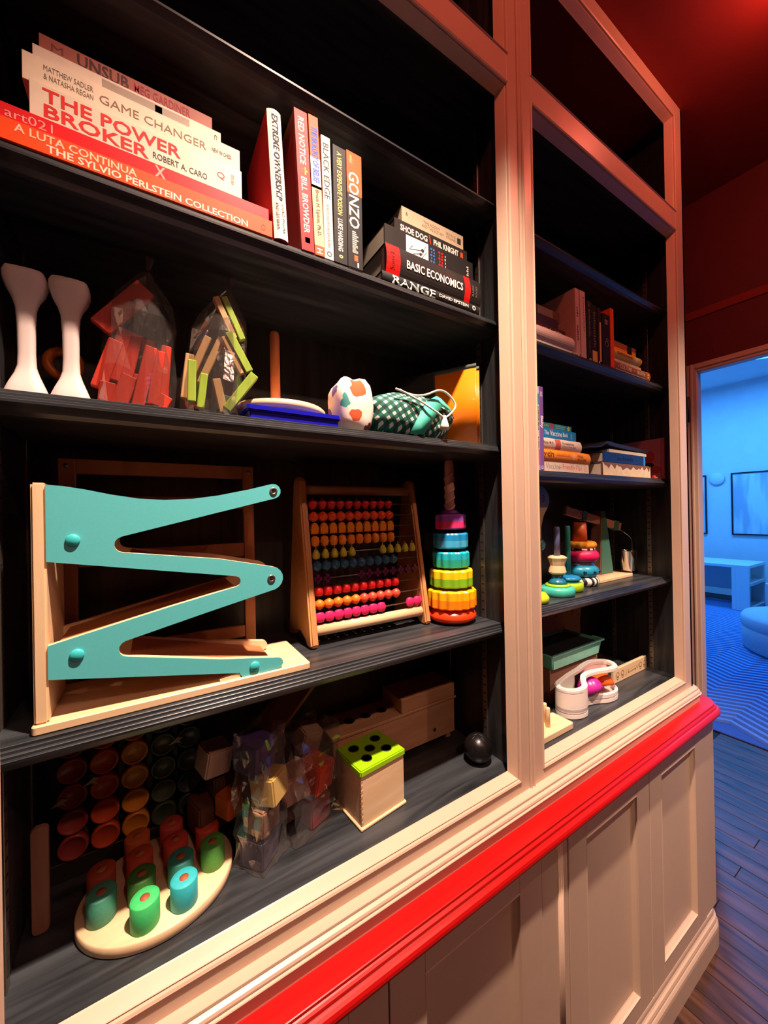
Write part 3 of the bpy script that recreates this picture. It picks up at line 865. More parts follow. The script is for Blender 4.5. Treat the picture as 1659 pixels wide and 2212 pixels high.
rb = MB().box(1.676, 1.704, 0.064, 0.085, Z3, Z3 + .006).box(1.684, 1.690, 0.068, 0.076, Z3 + .006, Z3 + .012).box(1.694, 1.699, 0.068, 0.076, Z3 + .006, Z3 + .011)
tag(rb.build('toy_brick', col((226, 74, 60), .35), base=(1.69, .07, Z3), bevel=.0008), 'small coral red toy brick on the middle right shelf', 'toy brick')
# ================================================================== left bookcase, second shelf
ZS2 = 1.8235
def hourglass(x, label):
    t = thing('hourglass_stand', label, 'stand', (x, 0.15, ZS2), 'white hourglass stands')
    # flared square foot, slim neck, flared head
    prof = [(.0235, 0.0), (.0245, .004), (.0240, .016), (.019, .030), (.0135, .045), (.0105, .056), (.0098, .075), (.0102, .115), (.0115, .140), (.0150, .152), (.0205, .164), (.0240, .176), (.0240, .186), (.0215, .1925), (.016, .195)]
    mb = MB()
    vs, fs = [], []
    n = 24
    for (r, h) in prof:
        for i in range(n):
            a = 2 * math.pi * i / n
            p = 5.0 if r > .015 else 3.0
            q = (abs(math.cos(a)) ** p + abs(math.sin(a)) ** p) ** (-1 / p)
            vs.append((x + 1.05 * r * q * math.cos(a), 0.15 + r * .8 * q * math.sin(a), ZS2 + 1.05 * h))
    for k in range(len(prof) - 1):
        for i in range(n):
            fs.append((k * n + i, k * n + (i + 1) % n, (k + 1) * n + (i + 1) % n, (k + 1) * n + i))
    fs += [list(range(n))[::-1], [(len(prof) - 1) * n + i for i in range(n)]]
    mb.add(vs, fs, True)
    b = mb.build('stand_body', mat('soft_white_plastic', (226, 208, 204), .5, .02), t)
hourglass(-0.1560, 'white plastic hourglass stand at the far left end of the toy shelf')
hourglass(-0.1035, 'white plastic hourglass stand next to the bag of red blocks')
tag(MB().torus((-0.124, 0.225, ZS2 + .095), .022, .008, 'y', 20, 8).lathe([(.03, 0), (.03, .012), (.012, .02), (.010, .06)], (-0.124, .225, ZS2), 'z', 16)
    .build('ring_toy', col((200, 104, 20), .4), base=(-0.124, .225, ZS2)), 'orange ring toy behind the white hourglass stands', 'toy')

def lump_bag(name, label, c, rx, ry, h, tip, seed, group, top=1.0, tilt=0.0):
    """clear bag: belly, gathered neck and a flared top"""
    random.seed(seed)
    t = thing(name, label, 'bag', c, group)
    rows = [(0.0, .80), (.06, .97), (.25, 1.02), (.45, 1.0), (.62, .95), (.76, .78), (.87, .48), (.95, .20), (1.0, .06), (1.04, .10), (1.09, .17)]
    n = 18
    vs, fs = [], []
    for (z, r) in rows:
        for i in range(n):
            a = 2 * math.pi * i / n
            j = random.uniform(.90, 1.07) * r
            s = z ** 1.5
            vs.append((c[0] + tip[0] * s + rx * j * math.cos(a), c[1] + tip[1] * s + ry * j * math.sin(a), c[2] + .001 + h * z + (random.uniform(-.006, .006) if 0 < z < 1 else 0)))
    for k in range(len(rows) - 1):
        for i in range(n):
            a, b2, cc, d = k * n + i, k * n + (i + 1) % n, (k + 1) * n + (i + 1) % n, (k + 1) * n + i
            if random.random() < .5:
                fs += [(a, b2, cc), (a, cc, d)]
            else:
                fs += [(a, b2, d), (b2, cc, d)]
    fs.append(list(range(n))[::-1])
    mb = MB()
    mb.add(vs, fs)
    mb.build('bag_film', BAGF, t)
    return t

def rail_block(c, L, w, th, ry, rx, rz, m, label, group, notch=True):
    """wooden plank block with a notch at one end and a drilled hole"""
    T_ = place(c[0], c[1], c[2], rz, rx, ry)
    o = thing('wooden_block', label, 'toy block', c, group)
    mb = MB(T_)
    if notch:
        out = [(-w / 2, -L / 2), (w / 2, -L / 2), (w / 2, L / 2), (w * .12, L / 2), (w * .12, L / 2 - w * .5), (-w * .12, L / 2 - w * .5), (-w * .12, L / 2), (-w / 2, L / 2)]
    else:
        out = [(-w / 2, -L / 2), (w / 2, -L / 2), (w / 2, L / 2), (-w / 2, L / 2)]
    mb.prism(out, -th / 2, th / 2, 'y')
    mb.build('block_body', m, o, bevel=.0012)
    return o

RBK = wood('red_block_stain', (168, 34, 20), (206, 56, 32), .45, (40, 40, 6), .02)
GBK = wood('green_block_stain', (120, 150, 40), (160, 188, 66), .45, (40, 40, 6), .02)
NBK = wood('natural_block', (176, 138, 88), (206, 170, 118), .5, (40, 40, 6), .02)
gR, gG = 'red wooden blocks in the left clear bag', 'green and natural wooden blocks in the right clear bag'
lump_bag('block_bag', 'clear plastic bag of red wooden blocks on the toy shelf', (-0.016, 0.152, ZS2), 0.054, 0.052, 0.262, (.018, 0.01), 4, 'clear bags of blocks')
reds = [((-0.048, .118, 2.003), .105, .032, .013, .66, 'topmost tilted red wooden block with dark holes in the clear bag'),
        ((-0.058, .128, 1.925), .090, .021, .02, .22, 'dark red upright block at the left of the bag'),
        ((-0.076, .125, 1.905), .085, .021, .02, .30, 'leftmost leaning red block in the bag'),
        ((-0.040, .132, 1.922), .090, .021, .02, .20, 'red upright block behind the bright front one'),
        ((-0.016, .092, 1.880), .108, .018, .018, .20, 'bright red front block lit along its edge in the bag'),
        ((0.004, .098, 1.885), .092, .017, .018, .12, 'second bright red front block in the bag'),
        ((0.019, .110, 1.900), .092, .015, .018, .06, 'rightmost narrow red block in the bag'),
        ((-0.050, .105, 1.855), .06, .024, .02, .35, 'short red block lying low at the front left of the bag'),
        ((-0.078, .120, 1.848), .05, .022, .02, .10, 'small dark red block at the lower left corner of the bag'),
        ((0.012, .105, 1.842), .036, .020, .02, .45, 'short red block low at the right of the bag'),
        ((-0.062, .150, 1.885), .10, .020, .018, .25, 'long dark red block at the back left of the bag'),
        ((-0.010, .152, 1.925), .085, .020, .018, .02, 'dark red block standing at the back of the bag'),
        ((0.010, .145, 1.875), .080, .018, .018, .15, 'dark red block at the back right of the bag'),
        ((-0.028, .135, 1.862), .070, .018, .02, .10, 'dark red block in the middle of the bag behind the front ones')]
for (c, L, w, th, a, lb) in reds:
    c = ((c[0] + .028) * .86 - .016, c[1] + .026, c[2])
    o = rail_block(c, L, w, th, a, 0.06, 0.1, RBK, lb, gR, notch=False)
    if w > .03:
        T_ = place(c[0], c[1], c[2], .1, .06, a)
        MB(T_).lathe([(0, -.0069), (.0035, -.0069), (.0035, -.006), (0, -.006)], (0.003, 0, -.012), 'y', 12, False).lathe([(0, -.0069), (.0035, -.0069), (.0035, -.006), (0, -.006)], (0.003, 0, .018), 'y', 12, False).build('drill_hole', col((70, 20, 14)), o)

lump_bag('block_bag', 'clear plastic bag of green and natural wooden blocks on the toy shelf', (0.100, 0.138, ZS2), 0.053, 0.046, 0.262, (.036, 0.01), 9, 'clear bags of blocks')
grs = [((0.118, .098, 2.010), .075, .011, .013, -.42, NBK, 'natural block at the top of the bag beside the topmost green one'),
       ((0.133, .097, 2.012), .078, .011, .013, -.42, GBK, 'topmost green block in the right bag'),
       ((0.143, .096, 1.952), .075, .014, .013, -.50, GBK, 'green block below the topmost one at the right of the bag'),
       ((0.132, .100, 1.945), .070, .010, .013, -.46, NBK, 'natural block running beside the middle green one'),
       ((0.146, .100, 1.880), .085, .016, .014, .62, GBK, 'green block leaning along the lower right side of the bag'),
       ((0.056, .085, 1.882), .070, .013, .014, .03, GBK, 'bright green upright block at the front left of the right bag'),
       ((0.074, .088, 1.868), .060, .012, .014, .12, GBK, 'second bright green upright block at the front of the right bag'),
       ((0.072, .120, 1.935), .090, .012, .014, .38, NBK, 'natural block leaning right in the back of the bag'),
       ((0.094, .118, 1.935), .095, .012, .014, .40, NBK, 'long natural block crossing the middle of the bag'),
       ((0.052, .120, 1.900), .080, .014, .014, .12, NBK, 'natural block at the left edge of the right bag'),
       ((0.108, .108, 1.870), .060, .014, .014, -.2, NBK, 'short natural block standing in the middle of the right bag'),
       ((0.118, .115, 1.850), .045, .018, .02, .2, col((60, 90, 78), .5), 'dark green block low in the middle of the right bag')]
for (c, L, w, th, a, m_, lb) in grs:
    c = ((c[0] - .093) * .92 + .098, c[1] + .014, c[2])
    rail_block(c, L, w, th, a, 0.05, -.1, m_, lb, gG, notch=False)

# dowel stand, blue tray
ds = thing('dowel_stand', 'round pale wooden plate with an upright dowel behind the blue tray', 'toy stand', (0.235, 0.175, ZS2))
MB().lathe([(0, .034), (.092, .034), (.096, .038), (.096, .046), (.092, .050), (0, .050)], (0.241, 0.182, ZS2), 'z', 48).build('plate', MAPLE, ds)
MB().lathe([(.035, 0), (.035, .034)], (0.232, 0.190, ZS2), 'z', 24).build('foot', MAPLE, ds)
MB().lathe([(.0100, .045), (.0100, .205), (.008, .2115), (0, .213)], (0.2285, 0.172, ZS2), 'z', 16).build('dowel', wood('orange_dowel', (176, 98, 50), (196, 116, 64), .5, (30, 30, 5)), ds)
bt = thing('tray', 'shiny dark blue rectangular tray at the shelf edge', 'tray', (0.25, 0.10, ZS2))
BLU = mat('blue_lacquer', (22, 24, 176), .22, .03, 30, coat=.3)
def rrect(x0, x1, y0, y1, r, k=5):
    pts = []
    for cx, cy, a0 in ((x1 - r, y1 - r, 0), (x0 + r, y1 - r, 90), (x0 + r, y0 + r, 180), (x1 - r, y0 + r, 270)):
        for i in range(k + 1):
            a = math.radians(a0 + 90 * i / k)
            pts.append((cx + r * math.cos(a), cy + r * math.sin(a)))
    return pts
MB().prism(rrect(.150, .3265, .068, .128, .006), ZS2, ZS2 + .013, 'z').build('tray_body', BLU, bt, bevel=.001)
MB().prism(rrect(.145, .3305, .064, .132, .008), ZS2 + .013, ZS2 + .0235, 'z').build('tray_rim', BLU, bt, bevel=.0025, seg=2)

# cloth pouch with animal print
def blob(name, label, cat, c, rx, ry, rz, seed, m, p=2.4, flat=True, lump=.06, group=None, nn=28, kk=14, tip=None):
    random.seed(seed)
    t = thing(name, label, cat, (c[0], c[1], c[2]), group)
    mb = MB()
    ph = [random.uniform(0, 6.28) for _ in range(6)]
    vs, fs = [], []
    for k in range(kk + 1):
        e = -math.pi / 2 + math.pi * k / kk
        for i in range(nn):
            a = 2 * math.pi * i / nn
            ce, se = math.cos(e), math.sin(e)
            x, y, z = ce * math.cos(a), ce * math.sin(a), se
            q = (abs(x) ** p + abs(y) ** p + abs(z) ** p) ** (-1 / p)
            w = 1 + lump * (math.sin(3 * a + ph[0] + 2 * e) + .6 * math.sin(5 * a + ph[1] - 3 * e) + .5 * math.sin(7 * e + ph[2] + a))
            zz = rz * (1 + z * q * w)
            if flat:
                zz = max(zz, 0.0)
            vs.append((c[0] + rx * x * q * w + (tip[0] * zz if tip else 0), c[1] + ry * y * q * w, c[2] + zz))
    for k in range(kk):
        for i in range(nn):
            fs.append((k * nn + i, k * nn + (i + 1) % nn, (k + 1) * nn + (i + 1) % nn, (k + 1) * nn + i))
    mb.add(vs, fs, True)
    return t, mb.build('cloth_body', m, t)

def spots(name, bg, cols, scale, thr):
    m, nt, b = _new(name)
    tc = nt.nodes.new('ShaderNodeTexCoord')
    vo = nt.nodes.new('ShaderNodeTexVoronoi')
    vo.inputs['Scale'].default_value = scale
    nz = nt.nodes.new('ShaderNodeTexNoise')
    nz.inputs['Scale'].default_value = scale * 1.4
    mx = nt.nodes.new('ShaderNodeMix')
    mx.data_type = 'VECTOR'
    mx.inputs[0].default_value = .04
    nt.links.new(tc.outputs['Object'], mx.inputs[4])
    nt.links.new(nz.outputs['Color'], mx.inputs[5])
    nt.links.new(tc.outputs['Object'], nz.inputs['Vector'])
    nt.links.new(mx.outputs[1], vo.inputs['Vector'])
    lt = nt.nodes.new('ShaderNodeMath')
    lt.operation = 'LESS_THAN'
    lt.inputs[1].default_value = thr
    nt.links.new(vo.outputs['Distance'], lt.inputs[0])
    rp = nt.nodes.new('ShaderNodeValToRGB')
    rp.color_ramp.interpolation = 'CONSTANT'
    for i, c in enumerate(cols):
        e = rp.color_ramp.elements[i] if i < 2 else rp.color_ramp.elements.new(i / len(cols))
        e.position = i / len(cols)
        e.color = lin(c)
    sp = nt.nodes.new('ShaderNodeSeparateColor')
    nt.links.new(vo.outputs['Color'], sp.inputs[0])
    nt.links.new(sp.outputs[0], rp.inputs['Fac'])
    m2 = nt.nodes.new('ShaderNodeMix')
    m2.data_type = 'RGBA'
    m2.inputs[6].default_value = lin(bg)
    nt.links.new(lt.outputs[0], m2.inputs[0])
    nt.links.new(rp.outputs[0], m2.inputs[7])
    nt.links.new(m2.outputs[2], b.inputs['Base Color'])
    b.inputs['Roughness'].default_value = .85
    return m
PRINT = spots('animal_print_cloth', (240, 222, 212), [(96, 52, 40), (206, 84, 40), (126, 96, 158), (70, 160, 150), (150, 106, 60)], 20, .36)
t_, o_ = blob('cloth_pouch', 'white cloth pouch printed with coloured animals beside the blue tray', 'pouch', (0.382, 0.125, ZS2), .044, .045, .060, 3, PRINT, 3.6, lump=.045)
# green gingham drawstring bag
def gingham():
    m, nt, b = _new('green_gingham')
    tc = nt.nodes.new('ShaderNodeTexCoord')
    mp = nt.nodes.new('ShaderNodeMapping')
    mp.inputs['Rotation'].default_value = (0.3, 0.55, 0.3)
    mp.inputs['Scale'].default_value = (62, 62, 62)
    nt.links.new(tc.outputs['Object'], mp.inputs['Vector'])
    sx = nt.nodes.new('ShaderNodeSeparateXYZ')
    nt.links.new(mp.outputs[0], sx.inputs[0])
    def stripe(i):
        a = nt.nodes.new('ShaderNodeMath'); a.operation = 'FRACT'
        nt.links.new(sx.outputs[i], a.inputs[0])
        l = nt.nodes.new('ShaderNodeMath'); l.operation = 'LESS_THAN'; l.inputs[1].default_value = .45
        nt.links.new(a.outputs[0], l.inputs[0])
        return l
    a, c = stripe(0), stripe(2)
    s = nt.nodes.new('ShaderNodeMath'); s.operation = 'ADD'
    nt.links.new(a.outputs[0], s.inputs[0]); nt.links.new(c.outputs[0], s.inputs[1])
    h = nt.nodes.new('ShaderNodeMath'); h.operation = 'MULTIPLY'; h.inputs[1].default_value = .5
    nt.links.new(s.outputs[0], h.inputs[0])
    rp = nt.nodes.new('ShaderNodeValToRGB')
    rp.color_ramp.interpolation = 'CONSTANT'
    rp.color_ramp.elements[0].position = 0; rp.color_ramp.elements[0].color = lin((22, 66, 60))
    rp.color_ramp.elements[1].position = .4; rp.color_ramp.elements[1].color = lin((30, 108, 96))
    e = rp.color_ramp.elements.new(.8); e.color = lin((226, 226, 216))
    nt.links.new(h.outputs[0], rp.inputs['Fac'])
    nt.links.new(rp.outputs[0], b.inputs['Base Color'])
    b.inputs['Roughness'].default_value = .8
    return m
t_, o_ = blob('drawstring_bag', 'crumpled green gingham drawstring bag with a white cord', 'bag', (0.548, 0.135, ZS2), .128, .062, .056, 8, gingham(), 2.2, lump=.055, nn=64, kk=30)
fl = MB()
fl.add([(0.500, .066, ZS2 + .004), (0.535, .058, ZS2 + .004), (0.600, .070, ZS2 + .080), (0.588, .075, ZS2 + .105), (0.555, .068, ZS2 + .088), (0.520, .063, ZS2 + .040)],
       [(0, 1, 5), (1, 2, 5), (2, 4, 5), (2, 3, 4)], True)
fl.add([(0.600, .070, ZS2 + .080), (0.625, .072, ZS2 + .075), (0.648, .080, ZS2 + .058), (0.640, .085, ZS2 + .085), (0.610, .085, ZS2 + .105), (0.588, .075, ZS2 + .105)],
       [(0, 1, 4), (1, 2, 3), (1, 3, 4), (0, 4, 5)], True)
f_o = fl.build('cloth_flap', mat('turquoise_lining', (60, 176, 156), .7, .05), t_)
sd = f_o.modifiers.new('thick', 'SOLIDIFY'); sd.thickness = .0015
cord = smooth_path([(0.470, .075, ZS2 + .104), (0.510, .068, ZS2 + .094), (0.545, .064, ZS2 + .098), (0.585, .062, ZS2 + .114), (0.612, .060, ZS2 + .108), (0.632, .058, ZS2 + .086),
                    (0.622, .056, ZS2 + .068), (0.596, .055, ZS2 + .050), (0.570, .056, ZS2 + .060), (0.530, .062, ZS2 + .080), (0.478, .072, ZS2 + .102)], 6, False)
MB().tube(cord, .0024, 8).build('cord', mat('white_cord', (236, 224, 208), .8, .06, 300), t_)
MB().lathe([(.003, .010), (.006, 0), (.010, -.014), (.011, -.022), (.004, -.024)], (0.594, .0545, ZS2 + .044), 'z', 10).build('cord_tassel', mat('white_cord', (236, 224, 208), .8), t_)
# rolled orange boards at the right end
rf = thing('folded_mat', 'curved orange plastic mat with a dark edge standing at the right end of the shelf', 'mat', (0.70, 0.15, ZS2))
def sheet(pts, z1s, th, m, name):
    P_ = smooth_path(pts, 8, False)
    vs, fs = [], []
    n = len(P_)
    for i, p in enumerate(P_):
        zt = z1s[0] + (z1s[1] - z1s[0]) * i / (n - 1)
        vs += [(p[0], p[1], z1s[2]), (p[0], p[1], zt)]
    for i in range(n - 1):
        fs.append((2 * i, 2 * i + 2, 2 * i + 3, 2 * i + 1))
    mb = MB()
    mb.add(vs, fs, True)
    o = mb.build(name, m, rf)
    s = o.modifiers.new('thick', 'SOLIDIFY')
    s.thickness = th
    s.offset = 0
OR_ = mat('orange_plastic', (246, 132, 20), .28, .03, 20, coat=.2)
GT = mat('dark_slate_edge', (62, 70, 66), .5)
for k, dx in enumerate((0.0, 0.014)):
    pts = [(.672 + dx, .180, 0), (.694 + dx, .145, 0), (.713 + dx, .105, 0), (.728 + dx, .080 + .003 * k, 0)]
    zt = 2.036 - .004 * k
    sheet(pts, (zt - .011, zt - .011, ZS2 + .0005), .003, OR_, 'mat_sheet')
    sheet(pts, (zt, zt, zt - .011), .0036, GT, 'dark_edge')
sheet([(.590, .295, 0), (.635, .240, 0), (.672, .180, 0)], (2.034, 2.036, ZS2 + .0005), .003, mat('dark_rear_sheet', (52, 54, 54), .5), 'dark_rear_sheet')  # rear stretch of the mat, coloured dark

# ================================================================== left bookcase, third shelf
ZS3 = 1.3525
# teal zigzag ramp
rp_ = thing('car_ramp', 'teal zigzag car ramp on a pale wooden base', 'toy ramp', (0.06, 0.14, ZS3))
bs = MB()
bs.prism(rrect(-.143, .258, .071, .222, .006), ZS3, ZS3 + .0125, 'z')
bs.build('base_board', MAPLE, rp_, bevel=.0015)
pst = MB()
pst.box(-.1405, -.1245, .076, .2, ZS3 + .0125, 1.701)
pst.build('end_post', MAPLE_Z, rp_, bevel=.0025, seg=2)
def arc(cx, cz, r, a0, a1, k=5):
    return [(cx + r * math.cos(math.radians(a0 + (a1 - a0) * i / k)), cz + r * math.sin(math.radians(a0 + (a1 - a0) * i / k))) for i in range(k + 1)]
MZ = [(-.1245, 1.698), (-.105, 1.6965), (-.08, 1.692), (-.05, 1.685), (-.015, 1.679), (.02, 1.677), (.06, 1.679), (.10, 1.685), (.15, 1.696)]
MZ += arc(.1935, 1.6935, .0135, 100, -75, 6)
MZ += [(.10, 1.6560)] + arc(-.0345, 1.6090, .0125, 105, 262, 6)
MZ += [(.10, 1.5760)] + arc(.187, 1.5330, .0215, 78, -70, 7)
MZ += [(.08, 1.4880)] + arc(-.031, 1.4500, .0125, 108, 258, 6)
MZ += [(.10, 1.4040)] + arc(.196, 1.3760, .010, 78, -80, 5)
MZ += [(.140, 1.3652), (.1335, 1.3652), (.1315, 1.3685), (.1285, 1.3740), (.12, 1.3755), (-.1245, 1.4250), (-.1245, 1.4720), (.02, 1.5040)]
MZ += arc(.1240, 1.5345, .0095, -70, 80, 5)
MZ += [(.0, 1.5670), (-.1245, 1.5900)]
ft = MB().prism(MZ, .0765, .0870, 'y').build('zigzag_side', MAPLE, rp_)
fr_ = MB().prism(MZ, .0752, .0767, 'y')
fp = fr_.build('teal_face', TEAL, rp_)
bk = MB().prism(MZ, .187, .1975, 'y').build('zigzag_side', MAPLE, rp_)
TRK = wood('ramp_track_wood', (150, 92, 56), (178, 116, 74), .5, (4, 40, 40))
def track(x0, z0, x1, z1):
    d = Vector((x1 - x0, 0, z1 - z0)).normalized()
    n_ = Vector((-d.z, 0, d.x)) * .004
    MB().prism([(x0, z0), (x1, z1), (x1 + n_.x, z1 + n_.z), (x0 + n_.x, z0 + n_.z)], .087, .187, 'y').build('track', TRK, rp_)
track(-.10, 1.628, .19, 1.682)
track(-.03, 1.590, .175, 1.532)
track(-.115, 1.466, .125, 1.522)
track(-.03, 1.432, .19, 1.372)
for (x, z) in ((-.095, 1.6190), (-.0925, 1.4535), (.1545, 1.3800)):
    MB().lathe([(.0085, .0752), (.0085, .0732), (.0070, .0715), (0, .0712)], (x, 0, z), 'y', 20).build('peg_cap', mat('bright_teal_cap', (60, 196, 200), .35), rp_)
for (x, z) in ((.1935, 1.6935), (.187, 1.5330)):
    sc_ = MB().lathe([(.0072, .0752), (.0072, .0738), (.0060, .0730), (.0040, .0730), (.0036, .0742), (0, .0742)], (x, 0, z), 'y', 18).build('screw', STEEL, rp_)
    MB().box(x - .0026, x + .0026, .0728, .0741, z - .0007, z + .0007).box(x - .0007, x + .0007, .0728, .0741, z - .0026, z + .0026).build('screw_cross', DARK, sc_)
MB().prism([(.097, ZS3 + .0125), (.1305, ZS3 + .0125), (.1305, ZS3 + .0185), (.127, ZS3 + .0215), (.097, ZS3 + .0165)], .0765, .0860, 'y').build('stop_wedge', MAPLE, rp_)
# brown wooden ladder frame behind the ramp
lf = thing('ladder_frame', 'brown wooden frame with cross bars standing behind the teal ramp', 'toy frame', (0.03, 0.25, ZS3))
LFW = wood('brown_frame_wood', (150, 92, 58), (182, 120, 78), .5, (20, 20, 6))
MB().box(-.137, -.112, .238, .252, ZS3, 1.757).build('upright', LFW, lf, bevel=.0015)
MB().box(.173, .195, .238, .252, ZS3, 1.757).build('upright', LFW, lf, bevel=.0015)
MB().box(-.112, .173, .240, .250, 1.730, 1.757).build('top_rail', LFW, lf, bevel=.001)
for z0, z1, dz in ((1.665, 1.690, .0), (1.562, 1.590, .0), (1.455, 1.483, .02), (1.385, 1.41, .0)):
    MB().prism([(-.112, z0 - dz), (.173, z0 + dz), (.173, z1 + dz), (-.112, z1 - dz)], .240, .250, 'y').build('cross_bar', LFW, lf, bevel=.001)
for (x, z) in ((-.125, 1.744), (.184, 1.744)):
    MB().lathe([(.004, .2382), (.004, .2370), (0, .2370)], (x, 0, z), 'y', 12).build('screw', STEEL, lf)

# abacus
ab = thing('abacus', 'wooden abacus frame with rods of fruit shaped coloured beads', 'abacus', (0.46, 0.23, ZS3))
AX0, AX1 = 0.302, 0.618
side = [(.158, ZS3 + .006), (.166, ZS3), (.186, ZS3 + .0005), (.198, ZS3 + .012), (.232, ZS3 + .026), (.275, ZS3 + .016), (.290, ZS3 + .001), (.306, ZS3), (.314, ZS3 + .012),
        (.262, 1.722), (.256, 1.7335), (.243, 1.7395), (.230, 1.737), (.222, 1.728)]
for x in (AX0, AX1):
    MB().prism(side, x - .009, x + .009, 'x').build('side_panel', PINE, ab, bevel=.004, seg=2)
def front(z):   # y of the sloping rod plane
    return .172 + (z - ZS3) * .13
MB().lathe([(.0115, AX0 + .008), (.0115, AX1 - .008)], (0, .236, 1.7075), 'x', 20).build('top_bar', DOWEL, ab)
MB().lathe([(.0125, AX0 + .008), (.0125, AX1 - .008)], (0, .182, ZS3 + .034), 'x', 20).build('bottom_bar', MAPLE, ab)
ROD = STEEL
rows = [  # colour, count left, count right, shape
    ((196, 30, 40), 10, 0, 'berry'), ((224, 76, 26), 10, 0, 'round'), ((232, 140, 24), 10, 0, 'star'), ((236, 136, 28), 10, 0, 'tall'), ((196, 190, 56), 5, 5, 'pear'),
    ((40, 92, 130), 10, 0, 'round'), ((104, 36, 88), 2, 8, 'cross'), ((236, 30, 36), 10, 0, 'cherry'), ((242, 120, 30), 10, 0, 'round'), ((236, 40, 110), 8, 2, 'disc')]
bead_cache = {}
def bead_mesh(kind, c):
    key = (kind, c)
    if key in bead_cache:
        return bead_cache[key]
    mb = MB()
    r = .0122
    if kind == 'round':
        mb.lathe([(0, -r), (r * .6, -r * .8), (r, -.002), (r, .002), (r * .6, r * .8), (0, r)], (0, 0, 0), 'x', 14)
    elif kind == 'berry':
        mb.lathe([(0, -r), (r * .5, -r * .9), (r, r * .2), (r * .8, r * .7), (0, r * .9)], (0, 0, 0), 'z', 12).lathe([(.002, .008), (.004, .0135), (0, .015)], (0, 0, 0), 'z', 6)
    elif kind == 'star':
        mb.prism([(-.0085, -.012), (-.0055, -.0095), (-.0028, -.0125), (0, -.0098), (.0028, -.0125), (.0055, -.0095), (.0085, -.012), (.0095, 0), (.008, .008), (.0045, .0135), (-.001, .0145), (-.006, .011), (-.009, .004)], -.005, .005, 'y')
    elif kind == 'tall':
        mb.lathe([(0, -r * 1.1), (r * .7, -r * .8), (r * .85, 0), (r * .7, r * .8), (0, r * 1.1)], (0, 0, 0), 'z', 12)
    elif kind == 'pear':
        mb.lathe([(0, -.013), (.008, -.011), (.0098, -.004), (.007, .004), (.0045, .009), (0, .011)], (0, 0, 0), 'z', 12).lathe([(.0012, .010), (.0012, .016)], (0, 0, 0), 'z', 5)
    elif kind == 'cross':
        mb.box(-.009, .009, -.005, .005, -.004, .004).box(-.004, .004, -.005, .005, -.010, .010)
    elif kind == 'cherry':
        mb.lathe([(0, -r * .9), (r * .8, -r * .7), (r * .95, 0), (r * .8, r * .7), (0, r * .9)], (0, 0, 0), 'z', 12)
    else:
        mb.lathe([(r * .9, -.0045), (r, -.003), (r, .003), (r * .9, .0045)], (0, 0, 0), 'y', 14, False, 1, 1, 6, .07)
    me = bpy.data.meshes.new('bead')
    me.from_pydata(mb.v, [], mb.f)
    for p in me.polygons:
        p.use_smooth = kind not in ('star', 'cross')
    me.materials.append(col(c, .4))
    bead_cache[key] = me
    return me
for k, (c, nl, nr, kind) in enumerate(rows):
    z = 1.672 - k * .0285
    y = front(z)
    rd_ = MB().lathe([(.0016, AX0 + .008), (.0016, AX1 - .008)], (0, y, z), 'x', 8).build('rod', ROD, ab)
    xs = [AX0 + .021 + i * .0232 for i in range(nl)] + [AX1 - .021 - i * .0232 for i in range(nr)]
    for i, x in enumerate(xs):
        c2 = (236, 76, 54) if (k == 8 and i > 4) else c
        bo = bpy.data.objects.new('bead', bead_mesh(kind, c2))
        COL.objects.link(bo)
        bo.parent = ab
        bo.location = Vector((x, y, z)) - Vector(ab['_o'])
# ring stacker
rs = thing('ring_stacker', 'rainbow ring stacker with a twisted white post', 'toy stacker', (0.701, 0.16, ZS3))
RC = (0.698, 0.158)
MB().lathe([(.030, .000), (.052, .003), (.064, .012), (.066, .020), (.060, .031), (.046, .038), (.028, .040), (0, .040)], (RC[0], RC[1], ZS3), 'z', 40).build('base', col((240, 64, 24), .28), rs)
rings = [(.040, .0255, .064, (246, 190, 20), (248, 140, 20), 16), (.096, .024, .057, (248, 214, 28), (128, 190, 40), 12), (.148, .022, .0485, (36, 184, 204), (44, 168, 140), 14),
         (.1985, .0215, .0455, (32, 144, 206), (72, 176, 220), 10), (.250, .021, .041, (160, 84, 196), (232, 56, 120), 9)]
for (z, h, r, c1, c2, lb) in rings:
    lobes = {'lobes': lb, 'lobe': .045}
    h2 = h * 1.0
    ro = MB().lathe([(r * .55, z), (r * .93, z), (r, z + .004), (r, z + h2), (r * .55, z + h2)], (RC[0], RC[1], ZS3), 'z', 96, False, **lobes).build('ring', col(c2, .3), rs)
    MB().lathe([(r * .55, z + h2), (r, z + h2), (r, z + 2 * h2 - .006), (r * .93, z + 2 * h2 - .002), (r * .55, z + 2 * h2 - .002)], (RC[0], RC[1], ZS3), 'z', 96, False, **lobes).build('ring_top', col(c1, .3), ro)
post = MB().lathe([(.0130, .295), (.0130, .425), (.0105, .4385), (.006, .4435), (0, .445)], (RC[0], RC[1], ZS3), 'z', 20)
post.build('post', mat('pinkish_post', (222, 178, 168), .5, .02), rs)
hx = MB()
for s in range(2):
    pts = []
    for i in range(41):
        a = math.pi * s + i / 40 * 2 * math.pi * 2.3
        pts.append((RC[0] + .0128 * math.cos(a), RC[1] + .0128 * math.sin(a), ZS3 + .296 + .110 * i / 40))
    hx.tube(pts, .0026, 6)
hx.build('thread', mat('pinkish_post', (222, 178, 168), .5), rs)
MB().lathe([(.028, .291), (.020, .300), (.0125, .303)], (RC[0], RC[1], ZS3), 'z', 20).build('collar', col((110, 40, 150), .4), rs)

# ================================================================== left bookcase, bottom
ZB = 0.9785
